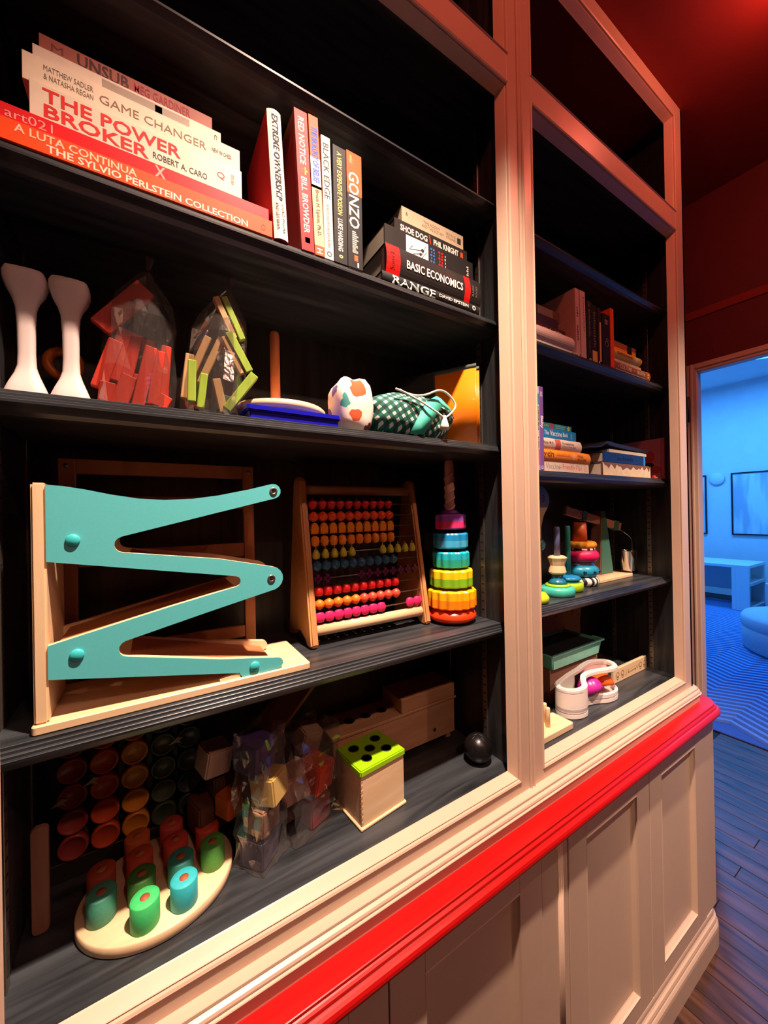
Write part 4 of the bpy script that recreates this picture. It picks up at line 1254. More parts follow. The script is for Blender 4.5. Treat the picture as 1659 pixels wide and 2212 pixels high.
# round peg board and its twelve pegs
pbd = MB().lathe([(.119, 0), (.121, .002), (.121, .016), (.119, .018), (0, .018)], (0.006, 0.178, ZB), 'z', 64, sy=.872)
tag(pbd.build('peg_board', MAPLE, base=(0.006, .19, ZB)), 'round pale wooden board holding coloured pegs on the bottom shelf', 'peg board')
PEGS = [(-.0165, .103, (64, 200, 112), 'bright green peg in the front row of the round board'), (.0395, .106, (50, 186, 196), 'bright turquoise peg in the front row of the round board'),
        (-.0770, .153, (70, 150, 124), 'sea green peg at the left side of the round board'), (-.0215, .154, (62, 120, 50), 'dark green peg right behind the bright green one'),
        (.0375, .154, (54, 140, 130), 'dark teal peg right behind the turquoise one'), (.0905, .157, (84, 160, 70), 'leaf green peg at the right side of the round board'),
        (-.0815, .202, (150, 60, 36), 'brown-red peg behind the sea green one'), (-.0255, .202, (170, 60, 36), 'brown-red peg in the third row on the left'),
        (.0320, .201, (180, 56, 44), 'brown-red peg in the third row on the right'), (.0865, .203, (190, 64, 46), 'red peg behind the leaf green one'),
        (-.0305, .250, (180, 84, 40), 'orange-brown peg in the back row on the left'), (.0270, .249, (176, 62, 52), 'red-brown peg in the back row on the right')]
for i, (x, y, c, lb) in enumerate(PEGS):
    t = thing('peg', lb, 'peg', (x, y, ZB + .018), 'pegs on the round board')
    MB().lathe([(.0200, 0), (.0208, .0015), (.0208, .0405), (.0196, .042), (.0072, .042)], (x, y, ZB + .018), 'z', 28).build('peg_body', mat('peg_%d' % i, c, .6, .06, 200), t)
    MB().lathe([(.0072, .0), (.0072, .0423), (.0, .0423)], (x, y, ZB + .018), 'z', 16).build('wood_core', col((164, 92, 60), .6), t)
# added base under the jars, coloured dark for the shadow there
jc = thing('jar_shade_base', 'added dark carton under the rows of coloured jars, coloured as the shade there', 'carton', (-0.04, 0.295, ZB))
MB().box(-.167, .090, .290, .333, ZB, ZB + .034).build('tray', col((34, 26, 22), .6), jc, bevel=.001)
for (x, z) in ((-.150, 1.128), (-.103, 1.150), (.038, 1.180)):
    MB().prism([(x - .012, z - .006), (x + .004, z + .006), (x + .014, z + .002), (x + .006, z - .002), (x + .012, z - .010), (x + .002, z - .004)], .2845, .2852, 'y').build('paper_tab', col((190, 170, 130), .7), jc)
JC = [((150, 58, 54), 'crimson'), ((196, 74, 38), 'red-orange'), ((206, 132, 40), 'amber'), ((60, 76, 58), 'dark green'), ((52, 64, 72), 'slate blue')]
JX = [-.1315, -.0825, -.0335, .0155, .0630]
for ci in range(5):
    for ri in range(5):
        x, z = JX[ci], ZB + .034 + .0233 + ri * .0476
        lb = '%s jar lid, %s in its column of stacked jars' % (JC[ci][1], ['lowest', 'second from the bottom', 'in the middle', 'second from the top', 'topmost'][ri])
        t = thing('jar', lb, 'jar', (x, .30, z - .0225), 'jars with coloured lids in the carton')
        c = JC[ci][0]
        MB().lathe([(.0195, .300), (.0195, .332)], (x, 0, z), 'y', 20).build('jar_body', film('jar_plastic', (200, 190, 180), .25, .1), t)
        MB().lathe([(.0228, .302), (.0232, .288), (.0216, .2855), (.0190, .2855), (.0180, .2875), (0, .2875)], (x, 0, z), 'y', 28).build('lid', mat('jar_lid_%d' % ci, c, .3, .04), t)
# strip of wood at the far left
tag(MB().prism(rrect(-.1715, -.1495, ZB, 1.150, .008), .196, .206, 'y').build('wooden_strip', wood('dull_strip_wood', (140, 96, 76), (160, 114, 92), .6, (40, 40, 6)), base=(-.16, .2, ZB), bevel=.001),
    'narrow brown wooden strip standing in the far left corner', 'wood strip')

# letter blocks in clear bags
def cube(c, s, m, label, group, rz=0., rx=0., ry=0., mark=None):
    T_ = place(c[0], c[1], c[2], rz, rx, ry)
    t = thing('toy_block', label, 'toy block', (c[0], c[1], c[2] - s / 2), group)
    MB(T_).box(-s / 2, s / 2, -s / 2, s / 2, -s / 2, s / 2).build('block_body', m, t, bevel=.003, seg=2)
    if mark:
        uv, fs = text_mesh(mark, .02)
        mb = MB(T_)
        mb.add([((a - .5) * s * .42, -s / 2 - .0006, (e - .5) * s * .6) for a, e in uv], fs)
        mb.add([(-s / 2 - .0006, -(a - .5) * s * .42, (e - .5) * s * .6) for a, e in uv], fs)
        mb.build('raised_number', m, t)
    return t
SILI = lambda c: col(c, .55)
gb1, gb2 = 'soft blocks in the tall clear bag', 'soft blocks in the wide clear bag'
cube((.168, .150, 1.182), .058, SILI((74, 60, 112)), 'violet soft block at the top of the tall clear bag', gb1, .55, .05)
cube((.190, .128, 1.122), .052, SILI((190, 160, 92)), 'straw yellow soft block in the tall clear bag', gb1, .75, -.1)
cube((.176, .134, 1.066), .050, SILI((150, 112, 84)), 'tan soft block in the middle of the tall clear bag', gb1, .60, .05)
cube((.172, .140, 1.006), .054, SILI((84, 72, 96)), 'grey-violet soft block at the bottom of the tall clear bag', gb1, .72)
random.seed(21)
def square_bag(name, label, c, w, d, h, rz, seed, group):
    random.seed(seed)
    t = thing(name, label, 'bag', (c[0], c[1], c[2]), group)
    T_ = place(c[0], c[1], c[2], rz)
    nx, nz = 6, 12
    ring = []
    vs, fs = [], []
    per = []
    for k in range(nz + 1):
        z = h * k / nz + .001
        row = []
        for s in range(4):
            for i in range(nx):
                u = i / nx
                if s == 0: x, y = -w / 2 + w * u, -d / 2
                elif s == 1: x, y = w / 2, -d / 2 + d * u
                elif s == 2: x, y = w / 2 - w * u, d / 2
                else: x, y = -w / 2, d / 2 - d * u
                row.append(len(vs))
                q = 1 - .10 * abs(math.sin(k * .9))
                vs.append((x * q + random.uniform(-.004, .004), y * q + random.uniform(-.004, .004), z + (random.uniform(-.003, .003) if k else 0)))
        ring.append(row)
    m_ = 4 * nx
    for k in range(nz):
        for i in range(m_):
            a, b2, c2, d2 = ring[k][i], ring[k][(i + 1) % m_], ring[k + 1][(i + 1) % m_], ring[k + 1][i]
            if random.random() < .5:
                fs += [(a, b2, c2), (a, c2, d2)]
            else:
                fs += [(a, b2, d2), (b2, c2, d2)]
    fs.append(ring[0][::-1])
    mb = MB(T_)
    mb.add(vs, fs)
    mb.build('bag_film', film('crisp_bag_film', (238, 234, 232), .03, .13), t)
    return t
square_bag('clear_bag', 'tall clear bag stacked with soft blocks on the bottom shelf', (.176, .142, ZB), .074, .074, .250, .66, 5, 'clear bags of soft blocks')
cube((.296, .175, 1.008), .056, SILI((150, 44, 56)), 'dark red soft block at the bottom of the wide clear bag', gb2, .35)
cube((.300, .166, 1.082), .058, SILI((206, 78, 48)), 'orange-red soft block with a raised number in the wide clear bag', gb2, .55, .12, .1, '8')
cube((.246, .158, 1.088), .055, SILI((190, 150, 134)), 'pale pink soft block leaning on the orange-red one', gb2, -.25, .12, -.35, None)
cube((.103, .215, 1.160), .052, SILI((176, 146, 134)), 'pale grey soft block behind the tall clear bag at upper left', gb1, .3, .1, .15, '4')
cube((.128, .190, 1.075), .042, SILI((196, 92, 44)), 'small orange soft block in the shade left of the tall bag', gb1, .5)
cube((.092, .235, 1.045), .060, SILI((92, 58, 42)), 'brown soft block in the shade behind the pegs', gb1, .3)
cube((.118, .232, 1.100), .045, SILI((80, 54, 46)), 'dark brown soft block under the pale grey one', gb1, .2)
cube((.300, .215, 1.138), .050, SILI((150, 126, 104)), 'grey-brown soft block behind the orange-red one', gb2, .2, .2, .2, '0')
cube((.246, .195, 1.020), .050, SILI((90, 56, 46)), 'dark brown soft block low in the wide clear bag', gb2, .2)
square_bag('clear_bag', 'wide clear bag of soft blocks beside the green-lidded box', (.284, .178, ZB), .130, .092, .205, .30, 6, 'clear bags of soft blocks')
brd = MB(place(.262, .268, 1.195, .15, .1, -.72))
brd.box(-.075, .075, -.045, .045, -.0045, .0045)
tag(brd.build('wooden_board', wood('slanted_board_wood', (170, 112, 66), (196, 136, 84), .5, (5, 30, 30)), base=(.26, .23, 1.19), bevel=.001), 'slanted brown wooden board leaning above the soft blocks', 'board')

# box with green lid
gb = thing('shape_box', 'pale wooden box with a lime green lid', 'toy box', (.43, .14, ZB))
T_ = place(.3695, .0845, ZB, .115)
MB(T_).box(-.004, .124, -.004, .102, 0, .007).build('box_foot', MAPLE, gb, bevel=.002)
fb_ = MB(T_).box(0, .120, 0, .098, .007, .112).build('box_body', MAPLE, gb, bevel=.001)
lid = MB(T_).box(-.003, .123, -.003, .101, .112, .1265).build('lid', col((150, 206, 20), .35), gb, bevel=.0025, seg=2)
for (a, b2) in ((.030, .072), (.092, .072), (.060, .050), (.034, .026), (.090, .026)):
    h_ = MB(T_).torus((a, b2, .1267), .0115, .0012, 'z', 24, 6).lathe([(0, .12668), (.0112, .12668)], (a, b2, 0), 'z', 20, False)
    h_.build('hole', col((24, 34, 6), .6), lid)
jn = MB(T_)
for i in range(9):
    jn.box(-.0004, .004, -.0005, .0, .012 + i * .0112, .017 + i * .0112)
    jn.box(-.0005, .0, -.0004, .004, .0176 + i * .0112, .0226 + i * .0112)
jn.build('finger_joint', col((206, 168, 124), .5), fb_)
# long box behind
lb_ = thing('long_box', 'long pale wooden toy box in the shade at the back of the bottom shelf', 'toy box', (.57, .28, ZB))
LBW = wood('long_box_wood', (196, 150, 112), (214, 170, 130), .5, (5, 40, 40))
MB().box(.372, .768, .232, .330, ZB + .012, ZB + .112).build('box_body', LBW, lb_, bevel=.002)
MB().box(.368, .772, .228, .333, ZB + .112, ZB + .120).build('top_board', LBW, lb_, bevel=.0015)
MB().box(.575, .768, .230, .331, ZB + .120, ZB + .158).build('raised_tray', LBW, lb_, bevel=.002)
for x in (.39, .745):
    MB().box(x - .008, x + .008, .236, .326, ZB, ZB + .012).build('foot', LBW, lb_)
MB().lathe([(.0055, .2325), (.0055, .2312), (0, .2312)], (.690, 0, ZB + .040), 'y', 16).build('knob_hole', col((90, 52, 36), .6), lb_)
for x in (.44, .49, .54):
    MB().lathe([(0, .1203), (.014, .1203)], (x, .28, ZB), 'z', 20, False).build('top_hole', DARK, lb_)
# black ball
bl_ = thing('ball', 'ridged black leather ball at the right end of the bottom shelf', 'ball', (.733, .112, ZB))
BL = mat('black_leather', (20, 17, 18), .32, .15, 90, .25)
MB().ball((.738, .108, ZB + .0365), .0365, 28, 16).build('ball_body', BL, bl_)
for i in range(6):
    T2 = place(.738, .108, ZB + .0365, i * math.pi / 6, .5)
    MB(T2).torus((0, 0, 0), .0364, .0007, 'x', 32, 5).build('seam', BL, bl_)
# ================================================================== right bookcase, third shelf
ZR3 = 1.3715
def pole_toy(label, x, y, r, cbase, cbase2, cpole, cdisc, h, wood_bead):
    t = thing('pole_toy', label, 'toy', (x, y, ZR3), 'stacking pole toys on the right shelf')
    MB().lathe([(r * .9, 0), (r, .004), (r, .020), (r * .94, .027), (r * .7, .029), (0, .029)], (x, y, ZR3), 'z', 36).build('base', col(cbase, .35), t)
    MB().lathe([(r * .72, .029), (r * .74, .033), (r * .66, .037), (0, .038)], (x, y, ZR3), 'z', 32).build('base_disc', col(cbase2, .35), t)
    z = .038
    if wood_bead:
        MB().lathe([(.030, z), (.024, z + .008), (.0175, z + .018), (.018, z + .030)], (x, y, ZR3), 'z', 28).build('blue_cup', col(cdisc, .3), t)
        z += .030
        bd_ = MB()
        bd_.lathe([(.022, z), (.0275, z + .006), (.025, z + .018), (.0225, z + .028), (.026, z + .042), (.0305, z + .054), (.022, z + .060), (.0, z + .060)], (x, y, ZR3), 'z', 12, False)
        bd_.build('wooden_bead', MAPLE, t, bevel=.001)
        z += .060
    else:
        MB().lathe([(.040, z), (.042, z + .004), (.034, z + .010), (.020, z + .014), (.010, z + .016)], (x, y, ZR3), 'z', 28).build('blue_disc', col(cdisc, .3), t)
    MB().lathe([(.0095, z - .004), (.0095, h - .004), (.007, h), (0, h)], (x, y, ZR3), 'z', 16).build('pole', col(cpole, .4), t)
    return t
pole_toy('turquoise based pole toy with a faceted wooden bead', 1.128, .124, .052, (72, 196, 176), (160, 206, 40), (106, 110, 156), (30, 120, 160), .222, True)
pole_toy('lime based pole toy with a green pole', 1.222, .146, .048, (164, 206, 30), (40, 140, 180), (40, 128, 112), (24, 128, 184), .222, False)
tag(MB().lathe([(.030, 0), (.036, .006), (.036, .018), (.026, .030), (0, .033)], (0.985, .100, ZR3), 'z', 28).build('dome_toy', col((200, 218, 40), .35), base=(.985, .1, ZR3)), 'lime yellow dome half hidden by the post on the right shelf', 'toy')
# round paddle with a number, knobbed rattle
pd = thing('number_paddle', 'round pale yellow and blue paddle printed with a number, half hidden by the post', 'toy', (1.085, .160, ZR3))
def grad_mat():
    m, nt, b = _new('paddle_two_tone')
    tc = nt.nodes.new('ShaderNodeTexCoord')
    sx = nt.nodes.new('ShaderNodeSeparateXYZ')
    nt.links.new(tc.outputs['Object'], sx.inputs[0])
    mr = nt.nodes.new('ShaderNodeMapRange')
    mr.inputs[1].default_value = .27; mr.inputs[2].default_value = .34
    nt.links.new(sx.outputs[2], mr.inputs[0])
    mx = nt.nodes.new('ShaderNodeMix'); mx.data_type = 'RGBA'
    mx.inputs[6].default_value = lin((206, 178, 84)); mx.inputs[7].default_value = lin((110, 140, 150))
    nt.links.new(mr.outputs[0], mx.inputs[0])
    nt.links.new(mx.outputs[2], b.inputs['Base Color'])
    b.inputs['Roughness'].default_value = .5
    return m
out = [(1.085 + .055 * math.cos(a), ZR3 + .312 + .047 * math.sin(a)) for a in [math.radians(d) for d in range(-40, 221, 13)]]
out += [(1.058, ZR3 + .255), (1.066, ZR3 + .22), (1.070, ZR3), (1.090, ZR3), (1.094, ZR3 + .22), (1.108, ZR3 + .258)]
MB().prism(out, .156, .164, 'y').build('paddle_board', grad_mat(), pd, bevel=.001)
uv, fs = text_mesh('3', .03)
MB().add([(1.098 + a * .018, .1554, ZR3 + .303 + e * .026) for a, e in uv], fs).build('number', col((50, 54, 50)), pd)
kn = thing('rattle', 'small teal knob on a white stem half hidden by the post', 'toy', (1.068, .150, ZR3))
MB().ball((1.068, .150, ZR3 + .165), .022, 20, 10).build('knob', col((70, 130, 124), .4), kn)
MB().lathe([(.022, 0), (.022, .008), (.007, .014), (.007, .146)], (1.068, .150, ZR3), 'z', 16).build('stem', col((214, 196, 180), .4), kn)
# soft ring stacker with zebra base
bs_ = thing('plush_stacker', 'chunky ring stacker with orange cup, yellow ruffle, pink ring and zebra base', 'toy stacker', (1.352, .185, ZR3))
cx, cy = 1.350, .178
def zebra():
    m, nt, b = _new('zebra_stripe')
    tc = nt.nodes.new('ShaderNodeTexCoord')
    wv = nt.nodes.new('ShaderNodeTexWave')
    wv.inputs['Scale'].default_value = 14
    wv.inputs['Distortion'].default_value = 2.0
    nt.links.new(tc.outputs['Object'], wv.inputs['Vector'])
    rp = nt.nodes.new('ShaderNodeValToRGB'); rp.color_ramp.interpolation = 'CONSTANT'
    rp.color_ramp.elements[0].color = lin((22, 20, 22)); rp.color_ramp.elements[1].position = .45; rp.color_ramp.elements[1].color = lin((232, 226, 218))
    nt.links.new(wv.outputs['Fac'], rp.inputs['Fac']); nt.links.new(rp.outputs[0], b.inputs['Base Color'])
    b.inputs['Roughness'].default_value = .6
    return m
ZEB = zebra()
MB().torus((cx, cy, ZR3 + .0165), .046, .0165, 'z', 36, 12).build('zebra_ring', ZEB, bs_)
bl2 = MB().torus((cx, cy, ZR3 + .053), .040, .0215, 'z', 36, 12).build('blue_ring', col((36, 150, 190), .3), bs_)
for a in (-100, -65, -30, -135):
    t_ = math.radians(a)
    MB().ball((cx + .0605 * math.cos(t_), cy + .0605 * math.sin(t_), ZR3 + .053), .0058, 10, 6).build('dot', col((14, 44, 70), .3), bl2)
MB().torus((cx, cy, ZR3 + .080), .038, .011, 'z', 36, 8).build('clear_ring', mat('silver_ring', (170, 176, 180), .2, .1, 30, metal=.6), bs_)
MB().torus((cx, cy, ZR3 + .108), .041, .0225, 'z', 36, 12).build('pink_ring', col((224, 24, 92), .45), bs_)
MB().lathe([(.050, 0), (.050, .008)], (cx, cy, ZR3 + .128), 'z', 32).build('zebra_band', ZEB, bs_)
MB().torus((cx, cy, ZR3 + .147), .040, .014, 'z', 48, 10, 12, .06).build('yellow_ruffle', mat('yellow_ruffle_cloth', (228, 148, 30), .8, .12, 80, .2), bs_)
MB().lathe([(.026, 0), (.0225, .072), (.0205, .072), (.0205, .06), (0, .06)], (cx, cy, ZR3 + .157), 'z', 28).build('orange_cup', col((216, 92, 40), .45), bs_)
# balance scale
sc = thing('balance_scale', 'green wooden balance scale with a tilted beam and a hanging metal bucket', 'scale', (1.56, .21, ZR3))
GS = mat('sage_green_paint', (74, 124, 108), .5, .04, 60)
BRW = wood('scale_brown_wood', (120, 82, 66), (146, 104, 84), .55, (40, 40, 5))
pl = MB()
pl.add([(1.538, .205, ZR3 + .012), (1.638, .205, ZR3 + .012), (1.602, .215, 1.642), (1.574, .215, 1.642), (1.538, .262, ZR3 + .012), (1.638, .262, ZR3 + .012), (1.602, .25, 1.642), (1.574, .25, 1.642)],
       [(0, 1, 2, 3), (4, 7, 6, 5), (0, 3, 7, 4), (1, 5, 6, 2), (3, 2, 6, 7), (0, 4, 5, 1)])
pl.build('pillar', BRW, sc, bevel=.002)
fc = MB()
fc.add([(1.544, .2035, ZR3 + .014), (1.634, .2035, ZR3 + .014), (1.600, .2135, 1.640), (1.577, .2135, 1.640)], [(0, 1, 2, 3)])
fo_ = fc.build('green_face', GS, sc); fo_.modifiers.new('t', 'SOLIDIFY').thickness = .0015
MB().prism([(1.402, .142), (1.668, .146), (1.752, .186), (1.700, .262), (1.470, .262)], ZR3, ZR3 + .012, 'z').build('base_board', MAPLE, sc, bevel=.0015)
bmT = place(1.553, .231, 1.606, -.16, 0, .235)
MB(bmT).box(-.175, .150, -.009, .009, -.0165, .0165).build('beam', wood('beam_wood', (186, 136, 108), (206, 158, 128), .5, (5, 40, 40)), sc, bevel=.002)
for u in (-.072, .118):
    MB(bmT).box(u - .014, u + .014, -.0115, .0115, -.020, .020).build('green_clip', GS, sc, bevel=.0015)
MB(bmT).lathe([(.005, -.010), (.005, .002), (.003, .008)], (-.163, 0, .0165), 'z', 10).build('hook_peg', MAPLE, sc)
be = bmT @ Vector((.146, -.004, -.010))
bkx, bky, bkz = 1.690, .172, 1.3925
MB().lathe([(.0245, 0), (.0255, .001), (.0335, .080), (.0350, .082), (.0335, .083), (.0315, .080), (.0238, .004), (0, .004)], (bkx, bky, bkz), 'z', 32).build('bucket', mat('shiny_steel', (190, 186, 184), .12, .03, 30, metal=1.0), sc)
MB().tube(smooth_path([tuple(be), (bkx + .020, bky, bkz + .135), (bkx + .034, bky, bkz + .110), (bkx + .0345, bky, bkz + .078)], 8, False), .0011, 6).build('bucket_handle', STEEL, sc)
MB().ball((bkx + .0345, bky - .002, bkz + .076), .0042, 10, 6).build('bucket_rivet', STEEL, sc)
w0 = bmT @ Vector((-.150, -.010, .014))
MB().tube(smooth_path([tuple(w0), (w0.x + .030, w0.y - .01, w0.z - .008), (w0.x + .055, w0.y - .012, w0.z - .035), (w0.x + .064, w0.y - .012, w0.z - .085)], 8, False), .0013, 6).build('loose_handle', col((60, 50, 46), .4), sc)

# ================================================================== right bookcase, bottom
ZB = 0.9785
# kraft box, teal bin
kb = thing('kraft_box', 'brown cardboard box under the teal bin', 'box', (1.32, .26, ZB))
MB().box(1.165, 1.465, .184, .330, ZB, ZB + .115).build('box_body', mat('kraft_card', (150, 104, 82), .85, .05), kb, bevel=.001)
bn = thing('bin', 'mint green plastic bin with an everted rim on the cardboard box', 'bin', (1.32, .25, ZB + .115))
MINT = mat('mint_plastic', (116, 206, 182), .35, .02)
DK = mat('bin_inside_shade', (26, 40, 44), .6)
bo_ = MB()
x0, x1, y0, y1, z0, z1 = 1.158, 1.476, .172, .330, ZB + .116, ZB + .168
def shell(mb, x0, x1, y0, y1, z0, z1, tp, th):
    o = [(x0 + tp, y0 + tp * .6, z0), (x1 - tp, y0 + tp * .6, z0), (x1 - tp, y1 - .002, z0), (x0 + tp, y1 - .002, z0), (x0, y0, z1), (x1, y0, z1), (x1, y1, z1), (x0, y1, z1)]
    i = [(x0 + tp + th, y0 + tp * .6 + th, z0 + th), (x1 - tp - th, y0 + tp * .6 + th, z0 + th), (x1 - tp - th, y1 - th, z0 + th), (x0 + tp + th, y1 - th, z0 + th),
         (x0 + th, y0 + th, z1), (x1 - th, y0 + th, z1), (x1 - th, y1 - th, z1), (x0 + th, y1 - th, z1)]
    mb.add(o + i, [(3, 2, 1, 0), (0, 1, 5, 4), (1, 2, 6, 5), (2, 3, 7, 6), (3, 0, 4, 7), (8, 9, 10, 11), (8, 12, 13, 9), (9, 13, 14, 10), (10, 14, 15, 11), (11, 15, 12, 8),
                   (4, 5, 13, 12), (5, 6, 14, 13), (6, 7, 15, 14), (7, 4, 12, 15)])
    return mb
shell(bo_, x0, x1, y0, y1, z0, z1, .012, .003)
bo_.build('bin_body', MINT, bn)
ri = MB().box(x0 - .006, x1 + .006, y0 - .008, y0 + .002, z1 - .004, z1 + .002).box(x0 - .008, x0 + .002, y0 - .004, y0 + .03, z1 - .004, z1 + .002).box(x1 - .002, x1 + .010, y0 - .004, y0 + .04, z1 - .004, z1 + .002)
ri.build('rim', MINT, bn, bevel=.0015)
MB().box(x0 + .006, x1 - .006, y0 + .006, y1 - .006, z1 - .016, z1 - .010).build('inside_shade_sheet', DK, bn)  # dark sheet standing in for the shade inside the bin
MB().box(x0 + .014, x1 - .02, y0 + .002, y0 + .0055, z0 + .002, z0 + .030).build('lower_band', mat('mint_plastic_light', (150, 222, 198), .35), bn)
# leaf patterned box behind
lp = thing('patterned_box', 'beige box printed with brown leaves behind the mint bin', 'box', (1.37, .315, ZB + .14))
LEAF = spots('brown_leaf_print', (186, 142, 118), [(96, 60, 48), (120, 76, 60), (84, 56, 50)], 32, .20)
MB().prism([(1.16, ZB + .0), (1.60, ZB + .0), (1.60, ZB + .19), (1.64, ZB + .345), (1.16, ZB + .345)], .331, .3345, 'y').build('box_face', LEAF, lp)
# white ball-drop toy with coloured cups
wt = thing('ball_drop_toy', 'white looping ball drop toy with coloured cups on its tray', 'toy', (1.27, .12, ZB))
BEAN = [(1.116, .112), (1.128, .086), (1.160, .070), (1.196, .070), (1.222, .090), (1.252, .103), (1.292, .093), (1.336, .074), (1.385, .072), (1.420, .094), (1.428, .130),
        (1.410, .165), (1.370, .186), (1.312, .186), (1.262, .180), (1.208, .186), (1.156, .180), (1.124, .150)]
BEAN = [(x, y if y < .12 else .12 + (y - .12) * .58) for x, y in BEAN]
bp_ = smooth_path(BEAN, 5)
cxm = sum(p[0] for p in bp_) / len(bp_); cym = sum(p[1] for p in bp_) / len(bp_)
def inset(pts, d):
    n = len(pts); out = []
    for i in range(n):
        a = Vector(pts[i - 1]); c = Vector(pts[(i + 1) % n]); t = (c - a).normalized()
        out.append((pts[i][0] - t.y * d, pts[i][1] + t.x * d))
    return out
def ring_solid(mb, outl, inl, za, zb):
    n = len(outl)
    vs = [(*p, za[i] if isinstance(za, list) else za) for i, p in enumerate(outl)] + [(*p, zb[i] if isinstance(zb, list) else zb) for i, p in enumerate(outl)]
    vs += [(*p, za[i] if isinstance(za, list) else za) for i, p in enumerate(inl)] + [(*p, zb[i] if isinstance(zb, list) else zb) for i, p in enumerate(inl)]
    fs = []
    for i in range(n):
        j = (i + 1) % n
        fs += [(i, j, n + j, n + i), (2 * n + i, 3 * n + i, 3 * n + j, 2 * n + j), (n + i, n + j, 3 * n + j, 3 * n + i), (i, 2 * n + i, 2 * n + j, j)]
    mb.add(vs, fs)
    return mb
inn = inset(bp_, .017)
WM = mat('white_toy_plastic', (236, 224, 218), .38, .015)
MB().prism(bp_, ZB, ZB + .018, 'z').build('tray', WM, wt, bevel=.003, seg=2)
ring_solid(MB(), bp_, inset(bp_, .010), ZB + .016, ZB + .034).build('tray_rim', WM, wt, bevel=.003, seg=2)
hz = []
for p in bp_:
    hz.append(ZB + .092 + .020 * max(0.0, min(1.0, (p[0] - 1.18) / .16)) - .004 * math.cos((p[0] - 1.12) * 20))
ring_solid(MB(), bp_, inn, [h - .010 for h in hz], [h + .006 for h in hz]).build('upper_loop', WM, wt, bevel=.003, seg=2)
def wall_seg(i0, i1):
    idx = [k % len(bp_) for k in range(i0, i1 + 1)]
    o_ = [bp_[k] for k in idx]; n_ = [inset(bp_, .016)[k] for k in idx]
    mb = MB()
    m_ = len(idx)
    vs = []
    for r_, top in ((o_, 0), (o_, 1), (n_, 0), (n_, 1)):
        for q, p in enumerate(r_):
            vs.append((*p, ZB + .022 if not top else hz[idx[q]] - .004))
    fs = []
    for q in range(m_ - 1):
        fs += [(q, q + 1, m_ + q + 1, m_ + q), (2 * m_ + q, 3 * m_ + q, 3 * m_ + q + 1, 2 * m_ + q + 1)]
    fs += [(0, m_, 3 * m_, 2 * m_), (m_ - 1, 3 * m_ - 1, 4 * m_ - 1, 2 * m_ - 1)]
    mb.add(vs, fs, True)
    mb.build('wall', WM, wt)
wall_seg(-18, 16)
wall_seg(50, 66)
gc = 'coloured cups on the white toy'
def cup(label, x, y, r, c, rx, rz):
    t = thing('cup', label, 'cup', (x, y, ZB + .014), gc)
    T2 = place(x, y, ZB + .030 + r * .55, rz, rx)
    MB(T2).lathe([(r, 0), (r * .98, r * .35), (r * .85, r * .75), (r * .5, r * 1.08), (0, r * 1.2), (0, r * 1.1), (r * .45, r * .98), (r * .78, r * .68), (r * .9, r * .3), (r * .92, 0)], (0, 0, -r * .3), 'z', 24).build('cup_shell', col(c, .3), t)
cup('magenta egg cup on the white toy tray', 1.288, .116, .041, (190, 40, 150), -.5, .3)
cup('orange egg cup on the white toy tray', 1.362, .114, .038, (238, 96, 20), -.5, -.5)
cup('lime egg cup low on the white toy tray', 1.236, .118, .021, (120, 200, 40), -.9, .6)
cup('blue egg cup at the left wall of the white toy', 1.196, .108, .017, (24, 100, 190), -1.2, .4)
tag(MB().ball((1.325, .140, ZB + .033), .015, 16, 10).build('ball', WHITE, base=(1.325, .140, ZB + .018)), 'small white ball between the magenta and orange cups', 'ball')
# peg plank board
pk = thing('peg_plank', 'pale wooden board with upright pegs in the lower right bookcase corner', 'toy', (1.0, .09, ZB))
MB().prism(rrect(.905, 1.092, .055, .128, .006), ZB, ZB + .019, 'z').build('board', MAPLE, pk, bevel=.002)
for (x, y) in ((1.006, .084), (1.022, .106), (.985, .112)):
    MB().lathe([(.0068, .019), (.0068, .074), (.0058, .076), (0, .076)], (x, y, ZB), 'z', 14).build('peg', MAPLE, pk)
# engraved plank
ep = thing('engraved_plank', 'pale wooden plank with engraved marks lying on edge at the right', 'plank', (1.63, .145, ZB))
MB().box(1.492, 1.752, .138, .150, ZB, ZB + .054).build('plank_body', MAPLE, ep, bevel=.0015)
en = MB()
for x in (1.520, 1.556, 1.700, 1.732):
    en.torus((x, .1378, ZB + .030), .0095, .0009, 'y', 14, 4).torus((x, .1378, ZB + .018), .006, .0009, 'y', 12, 4)
for a, b2 in (((1.60, .02), (1.66, .024)), ((1.60, .02), (1.605, .034)), ((1.655, .016), (1.668, .032)), ((1.675, .02), (1.685, .036)), ((1.58, .014), (1.59, .03))):
    en.tube([(a[0], .1378, ZB + a[1]), (b2[0], .1378, ZB + b2[1])], .0009, 4)
en.build('engraving', col((120, 84, 60)), ep)

# ================================================================== the blue room
RUG = mat('blue_wool', (120, 158, 208), .9, .06, 60, .2)
rg = thing('rug', 'large blue rug with raised herringbone ribs', 'rug', (5.8, 0.8, 0))
MB().box(3.50, 8.55, -1.4, 3.1, 0, .012).build('rug_base', mat('rug_backing', (70, 104, 164), .95, .05), rg, bevel=.004)
rb_ = MB()
cw = .26
c = 0
y = -1.4
while y < 2.9:
    sgn = 1 if c % 2 == 0 else -1
    x = 3.36
    while x < 8.5:
        xa, xb = (x, x + .15) if sgn > 0 else (x + .15, x)
        if min(xa, xb) > 3.51 and max(xa, xb) + .05 < 8.54:
            vs = [(xa, y, .012), (xa + .050, y, .012), (xb + .050, y + cw, .012), (xb, y + cw, .012), (xa + .006, y, .030), (xa + .042, y, .030), (xb + .042, y + cw, .030), (xb + .006, y + cw, .030)]
            rb_.add(vs, [(4, 5, 6, 7), (0, 4, 7, 3), (1, 2, 6, 5), (0, 1, 5, 4), (2, 3, 7, 6)])
        x += .085
    y += cw
    c += 1
